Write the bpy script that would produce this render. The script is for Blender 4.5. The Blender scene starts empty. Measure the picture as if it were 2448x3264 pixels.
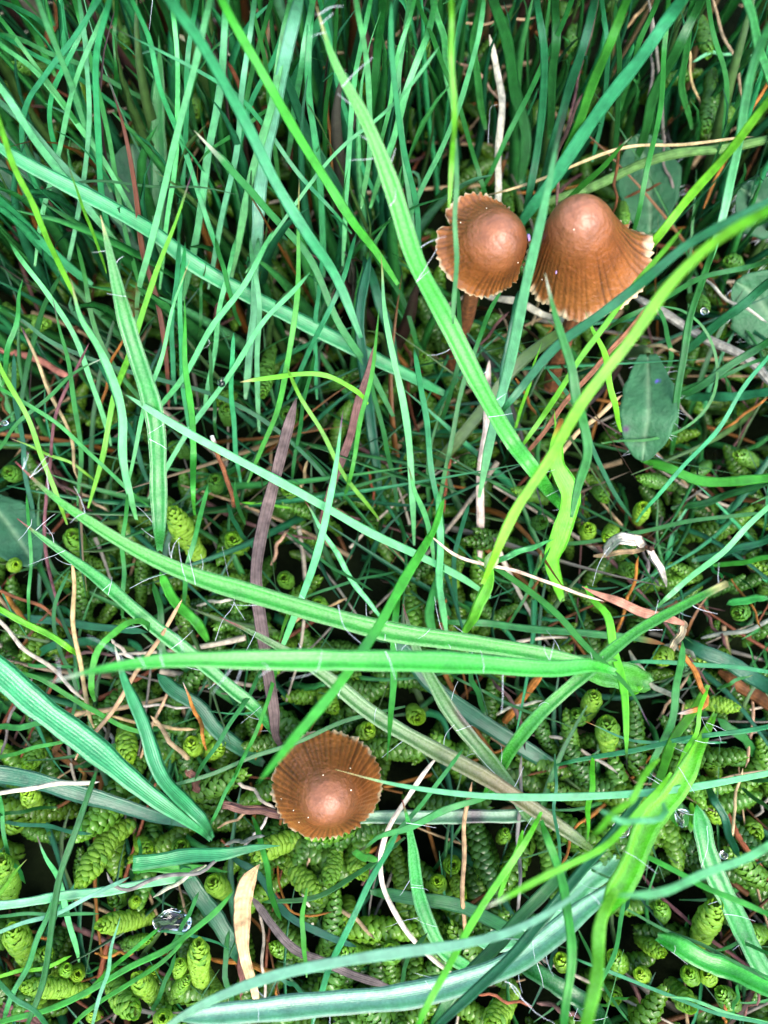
import bpy, math, random
import numpy as np
from mathutils import Vector, Matrix

# 1 unit = 10 cm.  x = right, y = towards the top of the picture, z = up.
random.seed(7)
rng = np.random.default_rng(7)
S = bpy.context.scene
COL = S.collection

# ------------------------------------------------------------------ camera
FPX, PW, PH = 2716.0, 2448.0, 3264.0
CAM_Z = 1.5
TILT = math.atan(368.0 / FPX)
cd = bpy.data.cameras.new('camera')
cam = bpy.data.objects.new('camera', cd)
COL.objects.link(cam)
cam.location = (0, 0, CAM_Z)
cam.rotation_euler = (TILT, 0, 0)
cd.sensor_fit = 'VERTICAL'
cd.sensor_height = 36.0
cd.lens = 36.0 * FPX / PH
cd.clip_start = 0.01
cd.clip_end = 500
cd.dof.use_dof = True
cd.dof.focus_distance = 1.24
cd.dof.aperture_fstop = 1.7
S.camera = cam

# ------------------------------------------------------------------ sky, sun, exposure
SUN_EL, SUN_AZ = math.radians(62), math.radians(150)     # azimuth clockwise from +y
w = bpy.data.worlds.new('World')
S.world = w
w.use_nodes = True
nt = w.node_tree
nt.nodes.clear()
sky = nt.nodes.new('ShaderNodeTexSky')
sky.sky_type = 'NISHITA'
sky.sun_disc = False
sky.sun_elevation = SUN_EL
sky.sun_rotation = SUN_AZ
sky.air_density = 1.0
sky.dust_density = 3.0
bg = nt.nodes.new('ShaderNodeBackground')
bg.inputs['Strength'].default_value = 0.15
wo = nt.nodes.new('ShaderNodeOutputWorld')
nt.links.new(sky.outputs[0], bg.inputs[0])
nt.links.new(bg.outputs[0], wo.inputs[0])
sl = bpy.data.lights.new('sun', 'SUN')
sl.energy = 0.9
sl.angle = math.radians(40)
sl.color = (1.0, 0.96, 0.90)
so = bpy.data.objects.new('sun', sl)
COL.objects.link(so)
sd = Vector((math.sin(SUN_AZ) * math.cos(SUN_EL), math.cos(SUN_AZ) * math.cos(SUN_EL), math.sin(SUN_EL)))
so.rotation_euler = sd.to_track_quat('Z', 'Y').to_euler()
so.location = sd * 5
S.view_settings.view_transform = 'Standard'
S.view_settings.look = 'None'
S.view_settings.exposure = 2.25
S.view_settings.gamma = 1.0
S.view_settings.use_curve_mapping = False
S.render.engine = 'CYCLES'
S.cycles.max_bounces = 8
S.cycles.diffuse_bounces = 4
S.cycles.glossy_bounces = 3
S.cycles.transmission_bounces = 6
S.cycles.caustics_reflective = False
S.cycles.caustics_refractive = False
S.cycles.use_denoising = True
S.cycles.sample_clamp_indirect = 6.0

# ------------------------------------------------------------------ projection helpers
CT, ST = math.cos(TILT), math.sin(TILT)
CAMP = np.array([0, 0, CAM_Z])


def at(px, py, z):
    """photograph pixel + height above the ground -> world point"""
    a, b = (px - PW / 2) / FPX, -(py - PH / 2) / FPX
    d = np.array([a, b * CT + ST, b * ST - CT])
    k = (z - CAM_Z) / d[2]
    return CAMP + d * k


def to_px(P):
    P = np.atleast_2d(P) - CAMP
    y = P[:, 1] * CT + P[:, 2] * ST
    z = -P[:, 1] * ST + P[:, 2] * CT
    return np.stack([PW / 2 + FPX * P[:, 0] / -z, PH / 2 - FPX * y / -z], 1)


def depth(P):
    return (CAMP[2] - P[2]) * CT + P[1] * ST


CROPS = {0: (0, 0, 1.4756)}
for i in range(8):
    CROPS[i + 1] = (1224 * (i % 2), 816 * (i // 2), 0.7378)


# ------------------------------------------------------------------ mesh helpers
def mesh(name, V, F, uv=None, col=None, smooth=True, mats=()):
    """V (n,3), F (m,4) or list of index tuples"""
    me = bpy.data.meshes.new(name)
    V = np.asarray(V, dtype=np.float32)
    if isinstance(F, np.ndarray):
        n, k = F.shape
        me.vertices.add(len(V))
        me.vertices.foreach_set('co', V.ravel())
        me.loops.add(n * k)
        me.loops.foreach_set('vertex_index', F.astype(np.int32).ravel())
        me.polygons.add(n)
        me.polygons.foreach_set('loop_start', np.arange(0, n * k, k, dtype=np.int32))
        me.polygons.foreach_set('loop_total', np.full(n, k, dtype=np.int32))
        me.update(calc_edges=True)
    else:
        me.from_pydata([tuple(v) for v in V.tolist()], [], F)
    me.polygons.foreach_set('use_smooth', np.full(len(me.polygons), smooth))
    if uv is not None:
        li = np.empty(len(me.loops), dtype=np.int32)
        me.loops.foreach_get('vertex_index', li)
        ul = me.uv_layers.new(name='UVMap')
        ul.data.foreach_set('uv', np.asarray(uv, dtype=np.float32)[li].ravel())
    if col is not None:
        ca = me.color_attributes.new('Col', 'FLOAT_COLOR', 'POINT')
        c4 = np.ones((len(V), 4), dtype=np.float32)
        c4[:, :3] = col
        ca.data.foreach_set('color', c4.ravel())
    for m in mats:
        me.materials.append(m)
    return me


def link(name, me, parent=None, label=None, cat=None, group=None, kind=None):
    o = bpy.data.objects.new(name, me)
    COL.objects.link(o)
    if parent is not None:
        o.parent = parent
    tag(o, label, cat, group, kind)
    return o


def tag(o, label=None, cat=None, group=None, kind=None):
    for k, v in (('label', label), ('category', cat), ('group', group), ('kind', kind)):
        if v:
            o[k] = v


def empty(name, loc, label, cat, group=None):
    o = bpy.data.objects.new(name, None)
    o.empty_display_size = 0.02
    o.location = loc
    COL.objects.link(o)
    tag(o, label, cat, group)
    return o


def keep(o, root):
    """parent o (built in world coordinates) under root without moving it"""
    o.parent = root
    o.matrix_parent_inverse = Matrix.Translation(-Vector(root.location))
    return o


# ------------------------------------------------------------------ materials
def new_mat(name):
    m = bpy.data.materials.new(name)
    m.use_nodes = True
    t = m.node_tree
    t.nodes.clear()
    return m, t, t.nodes.new, t.links.new


def leaf_material(name, rough=0.36, trans=0.38, veins=9.0, vein_bump=0.35, noise_scale=60, spec=0.5,
                  tint=(1.15, 1.25, 0.55), bump_d=0.0016, vary=0.35, gloss_noise=0.15, coat=0.0, fine=4.0):
    m, t, N, L = new_mat(name)
    out = N('ShaderNodeOutputMaterial')
    pr = N('ShaderNodeBsdfPrincipled')
    tr = N('ShaderNodeBsdfTranslucent')
    mx = N('ShaderNodeMixShader')
    mx.inputs[0].default_value = trans
    at_ = N('ShaderNodeAttribute')
    at_.attribute_name = 'Col'
    tc = N('ShaderNodeTexCoord')
    no = N('ShaderNodeTexNoise')
    no.inputs['Scale'].default_value = noise_scale
    no.inputs['Detail'].default_value = 5
    L(tc.outputs['Object'], no.inputs['Vector'])
    rm = N('ShaderNodeMapRange')
    rm.inputs[1].default_value = 0.25
    rm.inputs[2].default_value = 0.75
    rm.inputs[3].default_value = 1 - vary
    rm.inputs[4].default_value = 1 + vary
    L(no.outputs[0], rm.inputs[0])
    # lengthwise veins from the blade's own coordinates
    sx = N('ShaderNodeSeparateXYZ')
    L(tc.outputs['UV'], sx.inputs[0])
    mu = N('ShaderNodeMath'); mu.operation = 'MULTIPLY'
    mu.inputs[1].default_value = veins * 2 * math.pi
    L(sx.outputs[0], mu.inputs[0])
    sn = N('ShaderNodeMath'); sn.operation = 'SINE'
    L(mu.outputs[0], sn.inputs[0])
    vr = N('ShaderNodeMapRange')
    vr.inputs[1].default_value = -1
    vr.inputs[2].default_value = 1
    vr.inputs[3].default_value = 0.93
    vr.inputs[4].default_value = 1.06
    L(sn.outputs[0], vr.inputs[0])
    m1 = N('ShaderNodeMath'); m1.operation = 'MULTIPLY'
    L(rm.outputs[0], m1.inputs[0]); L(vr.outputs[0], m1.inputs[1])
    vm = N('ShaderNodeVectorMath'); vm.operation = 'SCALE'
    L(at_.outputs['Color'], vm.inputs[0]); L(m1.outputs[0], vm.inputs['Scale'])
    L(vm.outputs[0], pr.inputs['Base Color'])
    vt = N('ShaderNodeVectorMath'); vt.operation = 'MULTIPLY'
    vt.inputs[1].default_value = tint
    L(vm.outputs[0], vt.inputs[0])
    L(vt.outputs[0], tr.inputs['Color'])
    n2 = N('ShaderNodeTexNoise')
    n2.inputs['Scale'].default_value = noise_scale * fine
    L(tc.outputs['Object'], n2.inputs['Vector'])
    rr = N('ShaderNodeMapRange')
    rr.inputs[3].default_value = rough - gloss_noise
    rr.inputs[4].default_value = rough + gloss_noise
    L(n2.outputs[0], rr.inputs[0])
    L(rr.outputs[0], pr.inputs['Roughness'])
    pr.inputs['Specular IOR Level'].default_value = spec
    pr.inputs['Coat Weight'].default_value = coat
    pr.inputs['Coat Roughness'].default_value = 0.28
    ad = N('ShaderNodeMath'); ad.operation = 'MULTIPLY_ADD'
    ad.inputs[1].default_value = vein_bump
    L(sn.outputs[0], ad.inputs[0]); L(n2.outputs[0], ad.inputs[2])
    bu = N('ShaderNodeBump')
    bu.inputs['Distance'].default_value = bump_d
    bu.inputs['Strength'].default_value = 0.6
    L(ad.outputs[0], bu.inputs['Height'])
    L(bu.outputs[0], pr.inputs['Normal'])
    L(pr.outputs[0], mx.inputs[1]); L(tr.outputs[0], mx.inputs[2])
    L(mx.outputs[0], out.inputs[0])
    return m


M = {}
M['grass'] = leaf_material('grass', rough=0.36, trans=0.45, veins=8, vein_bump=0.2, vary=.28, spec=.7, coat=.4)
M['rush'] = leaf_material('woodrush', rough=0.27, trans=0.36, veins=14, vein_bump=0.12, vary=0.22, spec=0.7, coat=.35)
M['straw'] = leaf_material('straw', rough=0.62, trans=0.12, veins=4, noise_scale=90, tint=(1, .9, .7), vary=0.5, spec=0.18)
M['moss'] = leaf_material('moss', rough=0.17, trans=0.46, veins=0, vein_bump=0, noise_scale=40, tint=(1.25, 1.15, .5),
                          bump_d=0.0012, vary=0.25, spec=0.55, gloss_noise=0.10)
M['herb'] = leaf_material('herb', rough=0.55, trans=0.25, veins=0, vein_bump=0, noise_scale=45, bump_d=0.003, vary=0.3, spec=.3)
M['cap'] = leaf_material('cap', rough=0.40, trans=0.10, veins=0, vein_bump=0, noise_scale=55, tint=(1.2, .8, .5),
                         bump_d=0.0036, vary=0.25, spec=0.5, gloss_noise=0.12, coat=.12, fine=2.6)
M['wood'] = leaf_material('wood', rough=0.75, trans=0.0, veins=3, noise_scale=110, vary=0.7, spec=0.25, bump_d=0.004)


def simple(name, col, rough=0.5, trans=0.0, spec=0.5):
    m, t, N, L = new_mat(name)
    out = N('ShaderNodeOutputMaterial')
    pr = N('ShaderNodeBsdfPrincipled')
    pr.inputs['Base Color'].default_value = (*col, 1)
    pr.inputs['Roughness'].default_value = rough
    pr.inputs['Specular IOR Level'].default_value = spec
    if trans:
        pr.inputs['Transmission Weight'].default_value = trans
        pr.inputs['IOR'].default_value = 1.33
    L(pr.outputs[0], out.inputs[0])
    return m


M['hair'] = simple('hair', (0.75, 0.80, 0.82), 0.35)
M['water'] = simple('water', (1, 1, 1), 0.02, 1.0)
M['speck'] = simple('speck', (0.85, 0.75, 0.55), 0.5)
M['lilac'] = simple('lilac', (0.42, 0.30, 0.62), 0.25)


def soil_material():
    m, t, N, L = new_mat('soil')
    out = N('ShaderNodeOutputMaterial')
    pr = N('ShaderNodeBsdfPrincipled')
    tc = N('ShaderNodeTexCoord')
    n1 = N('ShaderNodeTexNoise'); n1.inputs['Scale'].default_value = 9; n1.inputs['Detail'].default_value = 10
    L(tc.outputs['Object'], n1.inputs['Vector'])
    cr = N('ShaderNodeValToRGB')
    cr.color_ramp.elements[0].position = 0.35
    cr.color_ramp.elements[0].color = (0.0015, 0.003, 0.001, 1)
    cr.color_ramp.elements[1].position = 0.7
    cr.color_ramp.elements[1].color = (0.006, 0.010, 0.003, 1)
    L(n1.outputs[0], cr.inputs[0])
    L(cr.outputs[0], pr.inputs['Base Color'])
    pr.inputs['Roughness'].default_value = 0.95
    pr.inputs['Specular IOR Level'].default_value = 0.04
    bu = N('ShaderNodeBump'); bu.inputs['Distance'].default_value = 0.03
    L(n1.outputs[0], bu.inputs['Height']); L(bu.outputs[0], pr.inputs['Normal'])
    L(pr.outputs[0], out.inputs[0])
    return m


M['soil'] = soil_material()

C = {
    'g': (0.050, 0.300, 0.065), 'G': (0.022, 0.170, 0.032), 'y': (0.190, 0.580, 0.040), 'Y': (0.180, 0.480, 0.048),
    't': (0.050, 0.370, 0.140), 'T': (0.020, 0.170, 0.068), 'p': (0.155, 0.540, 0.225), 'l': (0.180, 0.500, 0.290),
    'o': (0.085, 0.190, 0.045), 'V': (0.075, 0.500, 0.050), 'b': (0.070, 0.400, 0.045),
    'D': (0.420, 0.300, 0.160), 'W': (0.580, 0.500, 0.370), 'B': (0.120, 0.050, 0.016), 'R': (0.200, 0.066, 0.030),
    'U': (0.140, 0.070, 0.062), 'O': (0.340, 0.140, 0.028), 'N': (0.200, 0.190, 0.150), 'P': (0.330, 0.140, 0.085), 'K': (0.098, 0.080, 0.072),
}
TIPS = {'r': (0.26, 0.05, 0.055), 'k': (0.05, 0.03, 0.04), 'c': (0.55, 0.50, 0.22), 'w': (0.75, 0.74, 0.66),
        'u': (0.20, 0.07, 0.16), 'O': (0.42, 0.17, 0.04), 'W': (0.62, 0.56, 0.48), 'g': (0.05, 0.2, 0.04)}


# ------------------------------------------------------------------ ribbons
def catmull(P, n):
    P = np.asarray(P, float)
    if len(P) == 2:
        return P[0] + (P[1] - P[0]) * np.linspace(0, 1, n)[:, None]
    d = np.r_[0, np.cumsum(np.linalg.norm(np.diff(P[:, :2], axis=0), axis=1) + 1e-6)]
    d /= d[-1]
    # natural-ish cubic through finite-difference tangents
    m = np.gradient(P, d, axis=0)
    t = np.linspace(0, 1, n)
    k = np.clip(np.searchsorted(d, t, side='right') - 1, 0, len(d) - 2)
    h = (d[k + 1] - d[k])[:, None]
    s = ((t - d[k])[:, None]) / h
    return ((2 * s**3 - 3 * s**2 + 1) * P[k] + (s**3 - 2 * s**2 + s) * h * m[k]
            + (-2 * s**3 + 3 * s**2) * P[k + 1] + (s**3 - s**2) * h * m[k + 1])


PROF = {
    'b': np.array([(-1, .10), (-.55, -.05), (0, -.22), (.55, -.05), (1, .10), (.55, -.17), (0, -.36), (-.55, -.17)]),
    'w': np.array([(-1, .50), (-.5, .10), (0, -.34), (.5, .10), (1, .50), (.54, -.04), (0, -.50), (-.54, -.04)]),
    'f': np.array([(-.95, .10), (-.6, .16), (0, -.05), (.6, .16), (.95, .10), (.75, -.55), (0, -.85), (-.75, -.55)]),
    's': np.array([(-1, 0), (-.7, .5), (0, .72), (.7, .5), (1, 0), (.7, -.5), (0, -.72), (-.7, -.5)]),
    'd': np.array([(-1, .25), (-.5, .0), (0, -.12), (.5, .0), (1, .22), (.5, -.09), (0, -.21), (-.5, -.09)]),
}
UPROF = np.array([0, .22, .5, .78, 1, .78, .5, .22])


def ribbon(P, W, prof, nref, roll=0.0, twist=0.0):
    """P (n,3) axis, W (n,) half widths, nref (3,) face direction -> V, F, uv, plus edge info"""
    n = len(P)
    T = np.gradient(P, axis=0)
    T /= np.linalg.norm(T, axis=1)[:, None] + 1e-12
    sd_ = np.cross(T, nref)
    sd_ /= np.linalg.norm(sd_, axis=1)[:, None] + 1e-9
    Nn = np.cross(sd_, T)
    a = roll + twist * np.linspace(0, 1, n)
    ca, sa = np.cos(a)[:, None], np.sin(a)[:, None]
    s2, n2 = sd_ * ca + Nn * sa, Nn * ca - sd_ * sa
    k = len(prof)
    V = P[:, None, :] + W[:, None, None] * (prof[None, :, 0:1] * s2[:, None, :] + prof[None, :, 1:2] * n2[:, None, :])
    V = V.reshape(-1, 3)
    i = np.arange(n - 1)[:, None] * k
    j = np.arange(k)[None, :]
    F = np.stack([i + j, i + (j + 1) % k, i + k + (j + 1) % k, i + k + j], -1).reshape(-1, 4)
    base = 0
    caps = np.array([[0, 1, 2, 7], [2, 3, 4, 5], [7, 2, 5, 6]])
    top = (n - 1) * k + caps[:, ::-1]
    F = np.concatenate([F, caps, top])
    uv = np.stack([np.tile(UPROF, n), np.repeat(np.linspace(0, 1, n), k)], 1)
    return V, F, uv, s2, n2, T


def width_profile(t, end):
    base = np.clip(.45 + .55 * np.sin(np.clip(t / .14, 0, 1) * math.pi / 2), 0, 1)
    if end == 'k':      # square-cut foot, pointed end
        return np.clip(1 - np.clip((t - .35) / .65, 0, 1)**2.0, 0.05, 1)
    if end == 'o':      # blunt cut end
        return base * np.clip(1 - .45 * np.clip((t - .55) / .45, 0, 1), .3, 1)
    if end == 'p':      # long taper to a point
        return base * np.clip(0.72 + 0.28 * np.sin(np.clip(t / .45, 0, 1) * math.pi / 2), 0, 1) * np.clip(1 - np.clip((t - .45) / .55, 0, 1)**2.2, 0.05, 1)
    if end == 'q':      # blunt point
        return base * np.clip(1 - np.clip((t - .80) / .20, 0, 1)**2.0, 0.10, 1)
    if end == 'l':      # lance-shaped
        return np.clip(0.45 + 0.55 * np.sin(np.clip(t * 1.02, 0, 1) * math.pi)**0.8, .1, 1) * np.clip(1 - np.clip((t - .6) / .4, 0, 1)**2, .05, 1)
    if end == 'c':      # cut off
        return np.full_like(t, 1.0)
    if end == 'm':      # narrow foot, widening outwards
        return np.clip(.16 + .84 * np.sin(np.clip(t / .55, 0, 1) * math.pi / 2), 0, 1) * np.clip(1 - np.clip((t - .86) / .14, 0, 1)**2 * .8, 0, 1)
    if end == 'x':      # taper at both ends
        return np.clip(np.sin(np.clip(t, .02, .98) * math.pi)**0.5, .1, 1)
    return base * np.clip(0.85 + 0.15 * np.sin(t * math.pi), 0, 1) * np.clip(1 - np.clip((t - .90) / .10, 0, 1)**2 * .9, 0, 1)


def stroke(crop, pts, w_px, zz, style, end, col, tip='-', tipfrac=0.06, roll=None, twist=0.0, root=None,
           wob=0.004, seg=None, jitter=True):
    ox, oy, sc = CROPS[crop]
    pts = np.asarray(pts, float) * sc + np.array([ox, oy])
    wz = np.interp(np.linspace(0, 1, len(pts)), np.linspace(0, 1, len(zz)), zz) * 0.1
    P3 = np.c_[pts, wz]
    length = np.linalg.norm(np.diff(pts, axis=0), axis=1).sum()
    n = seg or int(np.clip(length / 22, 10, 60))
    Q = catmull(P3, n)
    Q[:, 2] = np.maximum(Q[:, 2], 0.012)
    P = np.array([at(*q) for q in Q])
    t = np.linspace(0, 1, n)
    ph = rng.uniform(0, 6.28, 6)
    env = np.sin(np.clip(t, 0, 1) * math.pi)
    P[:, 2] += wob * 1.5 * np.sin(t * 9 + ph[0]) * env
    P[:, 0] += wob * .35 * np.sin(t * 13 + ph[1]) * env
    P[:, 1] += wob * .35 * np.sin(t * 11 + ph[2]) * env
    mid = P[n // 2]
    nref = CAMP - mid
    nref /= np.linalg.norm(nref)
    if roll is None:
        roll = float(rng.uniform(-.5, .5))
    dd = np.array([depth(p) for p in P])
    W = 0.5 * w_px * sc * dd / FPX * width_profile(t, end)
    W *= 1.0 / max(math.cos(roll), 0.7)
    W *= 1 + 0.05 * np.sin(t * 23 + ph[3]) + 0.03 * np.sin(t * 51 + ph[4])
    V, F, uv, s2, n2, T = ribbon(P, W, PROF[style], nref, roll, twist)
    c = np.array(C[col]) if isinstance(col, str) else np.array(col)
    if jitter:
        c = c * (1 + rng.uniform(-.16, .16)) * (1 + rng.uniform(-.10, .10, 3))
    cc = np.repeat(c[None], n, 0)
    if style in 'bwf' and end != 'c':
        g = np.clip(1 - t / .25, 0, 1)[:, None] * 0.45       # paler, yellower sheath end
        cc = cc * (1 - g) + g * (np.array(C[root]) if root else c * np.array([1.5, 1.12, .9]))
    if tip != '-':
        g = np.clip((t - (1 - tipfrac * 2)) / (tipfrac * 1.2), 0, 1)[:, None]
        tcol = np.array(TIPS[tip])
        cc = cc * (1 - g) + tcol * g
    if style in 'sd':
        mott = 1 + .22 * np.sin(t * 37 + ph[5]) * np.sin(t * 17 + ph[0]) + rng.uniform(-.1, .1, n)
        cc = cc * mott[:, None]
    col8 = np.repeat(cc, 8, 0)
    if style in 'w':
        col8 = col8.reshape(n, 8, 3)
        col8[:, [0, 4]] = col8[:, [0, 4]] * .9 + np.array([.30, .44, .30]) * .1   # thin pale margin
        col8 = col8.reshape(-1, 3)
    return dict(V=V, F=F, uv=uv, col=col8, P=P, W=W, s=s2, n=n2, T=T)


def tubes(paths, r, sides=3):
    """list of (k,3) paths -> one V, F"""
    Vs, Fs, o = [], [], 0
    ang = np.arange(sides) * 2 * math.pi / sides
    for P in paths:
        P = np.asarray(P)
        n = len(P)
        T = np.gradient(P, axis=0)
        T /= np.linalg.norm(T, axis=1)[:, None] + 1e-12
        a = np.cross(T, [0.31, 0.2, 0.93]); a /= np.linalg.norm(a, axis=1)[:, None] + 1e-9
        b = np.cross(T, a)
        rr = r * np.linspace(1, .4, n)
        V = P[:, None] + rr[:, None, None] * (np.cos(ang)[None, :, None] * a[:, None] + np.sin(ang)[None, :, None] * b[:, None])
        Vs.append(V.reshape(-1, 3))
        i = np.arange(n - 1)[:, None] * sides
        j = np.arange(sides)[None]
        Fs.append(np.stack([i + j, i + (j + 1) % sides, i + sides + (j + 1) % sides, i + sides + j], -1).reshape(-1, 4) + o)
        o += n * sides
    return np.concatenate(Vs), np.concatenate(Fs)


def hairs_for(R, per_unit=55, lmin=.012, lmax=.042):
    P, W, s, nn, T = R['P'], R['W'], R['s'], R['n'], R['T']
    L = np.linalg.norm(np.diff(P, axis=0), axis=1).sum()
    paths = []
    for _ in range(int(L * per_unit)):
        i = int(rng.integers(1, len(P) - 1))
        side = 1 if rng.random() < .5 else -1
        o = P[i] + s[i] * W[i] * side * .98 + nn[i] * W[i] * .36
        d = s[i] * side * rng.uniform(.2, 1) + T[i] * rng.uniform(-.2, 1.3) + nn[i] * rng.uniform(-.3, .5)
        if rng.random() < .35:
            d = -s[i] * side * 1.0 + T[i] * rng.uniform(-.6, .8) + nn[i] * .25     # lying over the leaf
        d /= np.linalg.norm(d)
        ln = rng.uniform(lmin, lmax)
        b = rng.normal(0, .35, 3)
        q = np.linspace(0, 1, 6)[:, None]
        paths.append(o + d * q * ln + b * q**2 * ln * .6 + rng.normal(0, .0002, (6, 3)))
    return paths


# ------------------------------------------------------------------ ground
n = 90
gx = np.concatenate([np.linspace(-30, -2.2, 12)[:-1], np.linspace(-2.2, 2.2, n), np.linspace(2.2, 30, 12)[1:]])
X, Y = np.meshgrid(gx, gx)
HOLLOW = lambda y: -.13 / (1 + np.exp(-(y - .28) / .06))      # the tufts stand in a hollow
Z = -0.02 + HOLLOW(Y) + .018 * np.sin(X * 5.1 + 1) * np.sin(Y * 4.3) + .012 * np.sin(X * 13 + Y * 9) + .01 * rng.normal(size=X.shape)
m_ = len(gx)
i, j = np.meshgrid(np.arange(m_ - 1), np.arange(m_ - 1))
F = np.stack([j * m_ + i, j * m_ + i + 1, (j + 1) * m_ + i + 1, (j + 1) * m_ + i], -1).reshape(-1, 4)
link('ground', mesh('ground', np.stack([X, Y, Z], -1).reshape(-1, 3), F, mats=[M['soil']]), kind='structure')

# ------------------------------------------------------------------ moss
def leaf_grid(nu, nv):
    gu, gv = np.meshgrid(np.linspace(-1, 1, nu), np.linspace(0, 1, nv))
    u, v = gu.ravel(), gv.ravel()
    wd = 0.60 * np.sin(np.clip(v * .86 + .12, 0, 1) * math.pi)**0.55 + .02
    rad = 0.50 + 0.48 * np.sin(np.clip(v * .70 + .08, 0, 1) * math.pi)**0.9
    rad += .10 * (1 - u**2) * np.sin(np.clip(v * 1.05 - .05, 0, 1) * math.pi)      # spoon-shaped bulge
    phi = u * wd
    V = np.stack([rad * np.cos(phi), rad * np.sin(phi), v], 1)      # (outward, sideways, along)
    i, j = np.meshgrid(np.arange(nu - 1), np.arange(nv - 1))
    F = np.stack([j * nu + i, j * nu + i + 1, (j + 1) * nu + i + 1, (j + 1) * nu + i], -1).reshape(-1, 4)
    return V, F, v


LEAF, LEAF_F, LEAF_V = leaf_grid(5, 6)
LOW = leaf_grid(3, 4)
globals_leaf = (LEAF, LEAF_F, LEAF_V)


def moss_frames(P, R, spacing=.145):
    """leaf placements along an axis: list of (p, o, b, T, r, L, t)"""
    d = np.r_[0, np.cumsum(np.linalg.norm(np.diff(P, axis=0), axis=1))]
    Lt = d[-1]
    out = []
    nl = min(150, max(16, int(Lt / (R * spacing)) * 2 + 14))
    th = random.random() * 6
    for k in range(nl):
        t = (k / (nl - 1))
        s = t * (Lt - R * .25)
        p = np.array([np.interp(s, d, P[:, c]) for c in range(3)])
        p2 = np.array([np.interp(min(s + R * .4, Lt), d, P[:, c]) for c in range(3)])
        p1 = np.array([np.interp(max(min(s + R * .4, Lt) - R * .8, 0), d, P[:, c]) for c in range(3)])
        T = p2 - p1
        T /= np.linalg.norm(T) + 1e-9
        th += 2.399 + random.uniform(-.15, .15)
        a = np.cross(T, [.13, .31, .94]); a /= np.linalg.norm(a) + 1e-9
        b0 = np.cross(T, a)
        o = a * math.cos(th) + b0 * math.sin(th)
        b = np.cross(T, o)
        env = min(1.0, .72 + .5 * t) * (1 - .62 * max(0, (t - .70) / .30)**1.6)
        r = R * env * random.uniform(.92, 1.08)
        L = R * (.80 - .2 * max(0, (t - .7) / .3)) * random.uniform(.9, 1.1)
        tl = random.uniform(.0, .12)
        Td = T + o * tl
        out.append((p, o, b, Td, r, L, t))
    return out


MOSSC = [np.array(c) for c in ((.230, .450, .038), (.170, .390, .036), (.270, .490, .045), (.130, .330, .036))]


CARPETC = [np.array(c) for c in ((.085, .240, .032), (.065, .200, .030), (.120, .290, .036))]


def moss_joined(P, R, tone, leaf=None, spacing=.145):
    LEAF, LEAF_F, LEAF_V = leaf or globals_leaf
    fr = moss_frames(P, R, spacing)
    Vs, Cs = [], []
    for p, o, b, T, r, L, t in fr:
        Vs.append(p + LEAF[:, 0:1] * o * r + LEAF[:, 1:2] * b * r + LEAF[:, 2:3] * T * L)
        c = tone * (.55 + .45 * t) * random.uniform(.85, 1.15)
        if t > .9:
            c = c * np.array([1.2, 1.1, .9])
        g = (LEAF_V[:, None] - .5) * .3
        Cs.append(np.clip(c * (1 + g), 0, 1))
    nL = len(Vs)
    F = (LEAF_F[None] + (np.arange(nL) * len(LEAF))[:, None, None]).reshape(-1, 4)
    return np.concatenate(Vs), F, np.concatenate(Cs)


def moss_axis(crop, pts, zz, n=14):
    ox, oy, sc = CROPS[crop]
    pts = np.asarray(pts, float) * sc + np.array([ox, oy])
    wz = np.interp(np.linspace(0, 1, len(pts)), np.linspace(0, 1, len(zz)), zz) * .1
    Q = catmull(np.c_[pts, wz], n)
    return np.array([at(*q) for q in Q])


# canonical leaf meshes in three tones, shared by every singly built leaf
leaf_meshes = []
for c in MOSSC:
    leaf_meshes.append(mesh('moss_leaf', LEAF, LEAF_F, col=np.clip(c * (1 + (LEAF_V[:, None] - .5) * .3), 0, 1), mats=[M['moss']]))

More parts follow.
